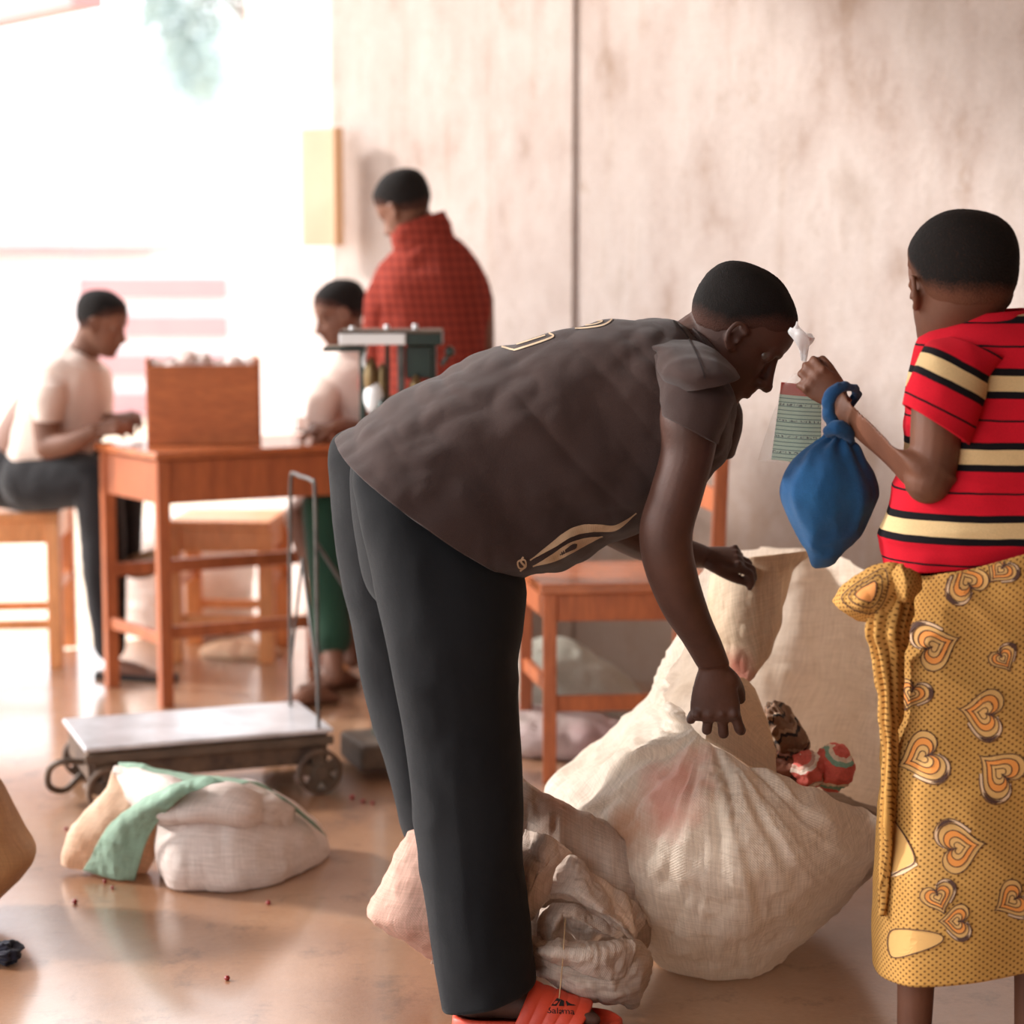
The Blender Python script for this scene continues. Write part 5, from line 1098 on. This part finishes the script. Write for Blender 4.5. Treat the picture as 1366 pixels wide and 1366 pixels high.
P, U = loft([(66, 482, 112, 496, 6.54, .06), (50, 505, 96, 512, 6.48, .075), (46, 520, 92, 515, 6.46, .075), (44, 535, 86, 535, 6.44, .065), (48, 560, 80, 562, 6.44, .058)], 30, 36, 2.1, lambda P, U: .004*ridge(P*12, 303)); g.grid(P, True)
build('t_shirt', g, M['white_tee'], sm, solid=.003)
g = Geo()
def pleg(h, k, a, r): 
    h, k, a = map(np.asarray, (h, k, a)); g.grid(limb([h, (h+k)/2, k], [r[0], r[0]*.92, r[1]], N=20, M=28), True, True); g.grid(limb([k, (k+a)/2, a], [r[1], r[1]*.9, r[2]], N=20, M=28), True, True)
pleg(hipn, kn_, GP(146, 6.52)+np.array([0, 0, .10]), (.10, .075, .05)); pleg(hipf, knf, ankf, (.10, .072, .048))
g.grid(limbp([(10, 630, 6.66, .12), (40, 630, 6.66, .13)], M=28), True, True)
V = fuse(g, .008, 4); vv = V.verts(); V.V = [vv + (.004*ridge(vv*9, 305))[:, None]*np.array([.7, .7, .2])]; build('trousers', V, M['grey_trouser'], sm)
g = Geo(); P, U = loft([(163, 748, 166, 768, 6.56, .02), (178, 740, 180, 772, 6.54, .04), (198, 734, 200, 770, 6.52, .04), (210, 732, 211, 762, 6.5, .02)], 24, 24); g.grid(P, True, True)
o = build('shoe', g, mat('brown_leather', c(128, 92, 62), rough=.5), sm); o['label'] = 'brown shoe resting on the desk stretcher'
g = Geo(); hp_ = GP(128, 6.52); prof2 = [(0, .03), (.08, .036), (.18, .044), (.26, .03)]; prism(g, [(hp_[0]+a, hp_[1]-w_-.2*a) for a, w_ in prof2]+[(hp_[0]+a, hp_[1]+w_-.2*a) for a, w_ in prof2[::-1]], 0.0, .018); o = build('sandal', g, mat('black_rubber', c(34, 26, 24)), sm, smooth=False)

# ------------------------------------------------------------------ standing man in rust-red pullover
rm = thing('person', 'man in rust-red high-collared pullover standing behind the scale, back turned', 'person', GP(575, 6.2))
hg, hair, eg, ig, T_ = head(W(541, 275, 6.18), (-.72, .42, -.5), (-.42, .15, .9), .86, hairthick=.006)
body = Geo(); body.add(hg)
body.grid(limbp([(590, 350, 6.22, .062), (572, 320, 6.2, .052), (552, 290, 6.19, .048)], N=12), True, True)
body.grid(limbp([(585, 400, 6.22, .085), (578, 470, 6.22, .11), (575, 570, 6.2, .11), (575, 620, 6.2, .11)], N=18, M=20), True, True)
body.grid(limbp([(520, 400, 6.2, .05), (580, 380, 6.22, .07), (632, 400, 6.24, .05)], N=12), True, True)
body.grid(limbp([(515, 400, 6.2, .05), (500, 460, 6.22, .042), (498, 510, 6.26, .038)]), True, True); body.grid(limbp([(498, 510, 6.26, .038), (500, 530, 6.36, .03), (500, 545, 6.46, .023)]), True, True)
h_, n_ = hand(W(500, 545, 6.46), (-.3, 1, -.2), (0, -.8, .5), (0, .3, 1), s=.85); body.add(h_)
body.grid(limbp([(636, 400, 6.24, .05), (640, 470, 6.26, .042), (630, 530, 6.34, .038)]), True, True); body.grid(limbp([(630, 530, 6.34, .038), (600, 520, 6.42, .03), (580, 512, 6.46, .023)]), True, True)
h_, n_ = hand(W(580, 512, 6.46), (-1, .3, .1), (0, -.8, .5), (0, .3, 1), s=.85); body.add(h_)
for x, Yq in ((548, 6.2), (602, 6.24)):
    leg(body, W(x, 620, Yq), W(x, 780, Yq), GP(x, Yq)+np.array([0, 0, .08]), (.08, .052, .034)); foot_bare(body, GP(x, Yq-.04), (-.4, 1, 0), s=.9)
build('body', fuse(body, .006, 3), M['skin_bg'], rm); build('hair', hair, M['hair'], rm); eyes(eg, ig, rm)
def knit():
    m, nt, b, out = nodes('rust_knit'); v = mapping(nt); sx = nt.nodes.new('ShaderNodeSeparateXYZ'); lk(nt, v, sx.inputs[0])
    s1 = math_(nt, 'SINE', math_(nt, 'MULTIPLY', sx.outputs[2], 2*pi/.026)); s2 = math_(nt, 'SINE', math_(nt, 'MULTIPLY', math_(nt, 'ADD', sx.outputs[0], math_(nt, 'MULTIPLY', sx.outputs[2], .15)), 2*pi/.024))
    f = math_(nt, 'ADD', math_(nt, 'MULTIPLY', math_(nt, 'ADD', s1, s2), .2), .5)
    base = ramp(nt, f, [(.1, c(104, 40, 34)), (.5, c(130, 52, 42)), (.9, c(146, 62, 48))])
    lk(nt, base, b.inputs['Base Color']); b.inputs['Roughness'].default_value = .95; b.inputs['Specular IOR Level'].default_value = .1; bump(nt, b, f, .5, .004); return m
M['knit'] = knit()
def rdp(P, U): return .009*ridge(P*np.array([9, 7, 3.5]), 311, 3)
g = Geo(); P, U = loft([(548, 300, 598, 318, 6.2, .06), (530, 335, 614, 330, 6.21, .085), (510, 360, 632, 352, 6.22, .12), (499, 385, 643, 375, 6.22, .145), (500, 430, 644, 430, 6.23, .15), (508, 490, 642, 490, 6.23, .15), (512, 560, 640, 560, 6.22, .15), (515, 625, 638, 625, 6.21, .15)], 90, 70, 2.4, rdp); g.grid(P, True)
P, U = loft([(526, 302, 590, 282, 6.19, .068), (524, 318, 600, 300, 6.195, .075), (528, 334, 606, 324, 6.2, .08)], 20, 50, 2.2, lambda P, U: .004*ridge(P*np.array([12, 12, 20]), 313)); g.grid(P, True)
P, U = loft([(506, 362, 560, 380, 6.2, .075), (490, 395, 542, 410, 6.19, .07), (486, 430, 528, 440, 6.2, .062), (484, 480, 522, 485, 6.23, .055), (480, 520, 516, 520, 6.26, .05)], 50, 40, 2.1, lambda P, U: .005*ridge(P*10, 317)); g.grid(P, True)
P, U = loft([(590, 360, 640, 360, 6.23, .08), (608, 385, 652, 385, 6.24, .075), (614, 430, 653, 430, 6.25, .065), (612, 480, 648, 480, 6.28, .058), (606, 530, 642, 530, 6.34, .05)], 50, 40, 2.1, lambda P, U: .005*ridge(P*10, 319)); g.grid(P, True)
build('pullover', g, M['knit'], rm, solid=.003)
g = Geo(); pleg(W(553, 610, 6.2), W(552, 780, 6.2), GP(550, 6.2)+np.array([0, 0, .09]), (.105, .08, .065)); pleg(W(598, 610, 6.24), W(600, 780, 6.24), GP(601, 6.24)+np.array([0, 0, .09]), (.105, .08, .065))
build('trousers', fuse(g, .009, 4), M['grey_trouser'], rm)

# ------------------------------------------------------------------ seated youth behind the scale
yt = thing('person', 'youth in pale shirt and green trousers seated at the far end of the desk', 'person', GP(450, 6.6))
hg, hair, eg, ig, T_ = head(W(456, 417, 6.62), (-.88, -.30, -.30), (-.2, 0, 1), .84, hairthick=.006)
body = Geo(); body.add(hg)
body.grid(limbp([(476, 490, 6.68, .055), (470, 460, 6.66, .045), (464, 430, 6.64, .045)], N=10), True, True)
body.grid(limbp([(470, 600, 6.75, .11), (474, 550, 6.72, .10), (474, 515, 6.7, .07)], N=14, M=20), True, True)
body.grid(limbp([(446, 515, 6.6, .038), (430, 545, 6.55, .04), (428, 575, 6.5, .036)]), True, True); body.grid(limbp([(470, 575, 6.52, .036), (455, 572, 6.44, .03), (446, 572, 6.4, .022)]), True, True)
h_, n_ = hand(W(446, 572, 6.40), (-1, -.2, .0), (0, -.3, 1), (0, -1, .3), s=.75, curls=((20, 30, 20),)*4); body.add(h_)
hip1 = W(470, 640, 6.70); k1 = W(432, 676, 6.42); a1 = GP(446, 6.16)+np.array([0, 0, .08]); leg(body, hip1, k1, a1, (.07, .048, .031)); foot_bare(body, GP(452, 6.17), (-.75, -.55, 0), s=.86, side=-1)
hip2 = W(455, 640, 6.86); k2 = W(398, 690, 6.66); a2 = GP(412, 6.5)+np.array([0, 0, .08]); a2 = GP(470, 6.42)+np.array([0, 0, .08]); leg(body, hip2, k2, a2, (.07, .048, .031)); foot_bare(body, GP(478, 6.42), (-.7, -.7, 0), s=.86)
build('body', fuse(body, .006, 3), M['skin_bg'], yt); build('hair', hair, M['hair'], yt); eyes(eg, ig, yt)
g = Geo(); P, U = loft([(424, 625, 520, 620, 6.74, .14), (416, 570, 522, 570, 6.72, .14), (412, 525, 522, 520, 6.7, .15), (420, 495, 518, 490, 6.69, .14), (440, 474, 505, 472, 6.68, .09), (452, 464, 490, 464, 6.67, .06)], 60, 50, 2.3, lambda P, U: .008*ridge(P*8, 321)); g.grid(P, True)
P, U = loft([(438, 486, 484, 500, 6.66, .05), (420, 505, 464, 512, 6.62, .06), (412, 530, 452, 535, 6.56, .06), (408, 562, 444, 565, 6.52, .05)], 26, 30, 2.1); g.grid(P, True)
build('shirt', g, M['white_tee'], yt, solid=.003)
g = Geo(); pleg(hip1, k1, a1+(k1-a1)*.22, (.09, .068, .062)); g.grid(limb([hip2, k2*.6+hip2*.4], [.09, .07], M=24), True, True); V = fuse(g, .008, 4); build('trousers', V, M['green_trouser'], yt)
sA = G(470, 905)[:2]; stool('stool', 'wooden stool mostly hidden under the youth in green trousers', [G(455, 897)[:2], G(540, 897)[:2], G(535, 876)[:2], G(458, 876)[:2]], .44, M['wood_stool'], over=.01)

# ------------------------------------------------------------------ coffee cherries scattered on the floor
mc = mat('red_cherry', c(150, 34, 28), c(110, 24, 20), rough=.3, ns=60); first = None
for i, (x, y, r) in enumerate(((303, 1308, .0055), (100, 1206, .006), (358, 1207, .0055), (484, 1071, .0055), (497, 1073, .005), (470, 1066, .0065), (88, 1108, .005), (216, 1130, .004), (150, 1186, .004), (140, 1178, .0045))):
    p = G(x, y)
    if first is None:
        g = Geo(); P = ell((0, 0, 0), (1, 1, .88), 14); g.grid(P, True, True); cm = build('coffee_cherry', g, mc); first = cm; o = cm
    else: o = first.copy(); COL.objects.link(o)
    o.location = (p[0], p[1], r*.88); o.scale = (r, r, r); tag(o, 'tiny dark red coffee cherry lying loose on the cement floor', 'cherry', 'loose coffee cherries on the floor')
print('tris approx', sum(len(o.data.polygons)*2 for o in SC.objects if o.type == 'MESH'))
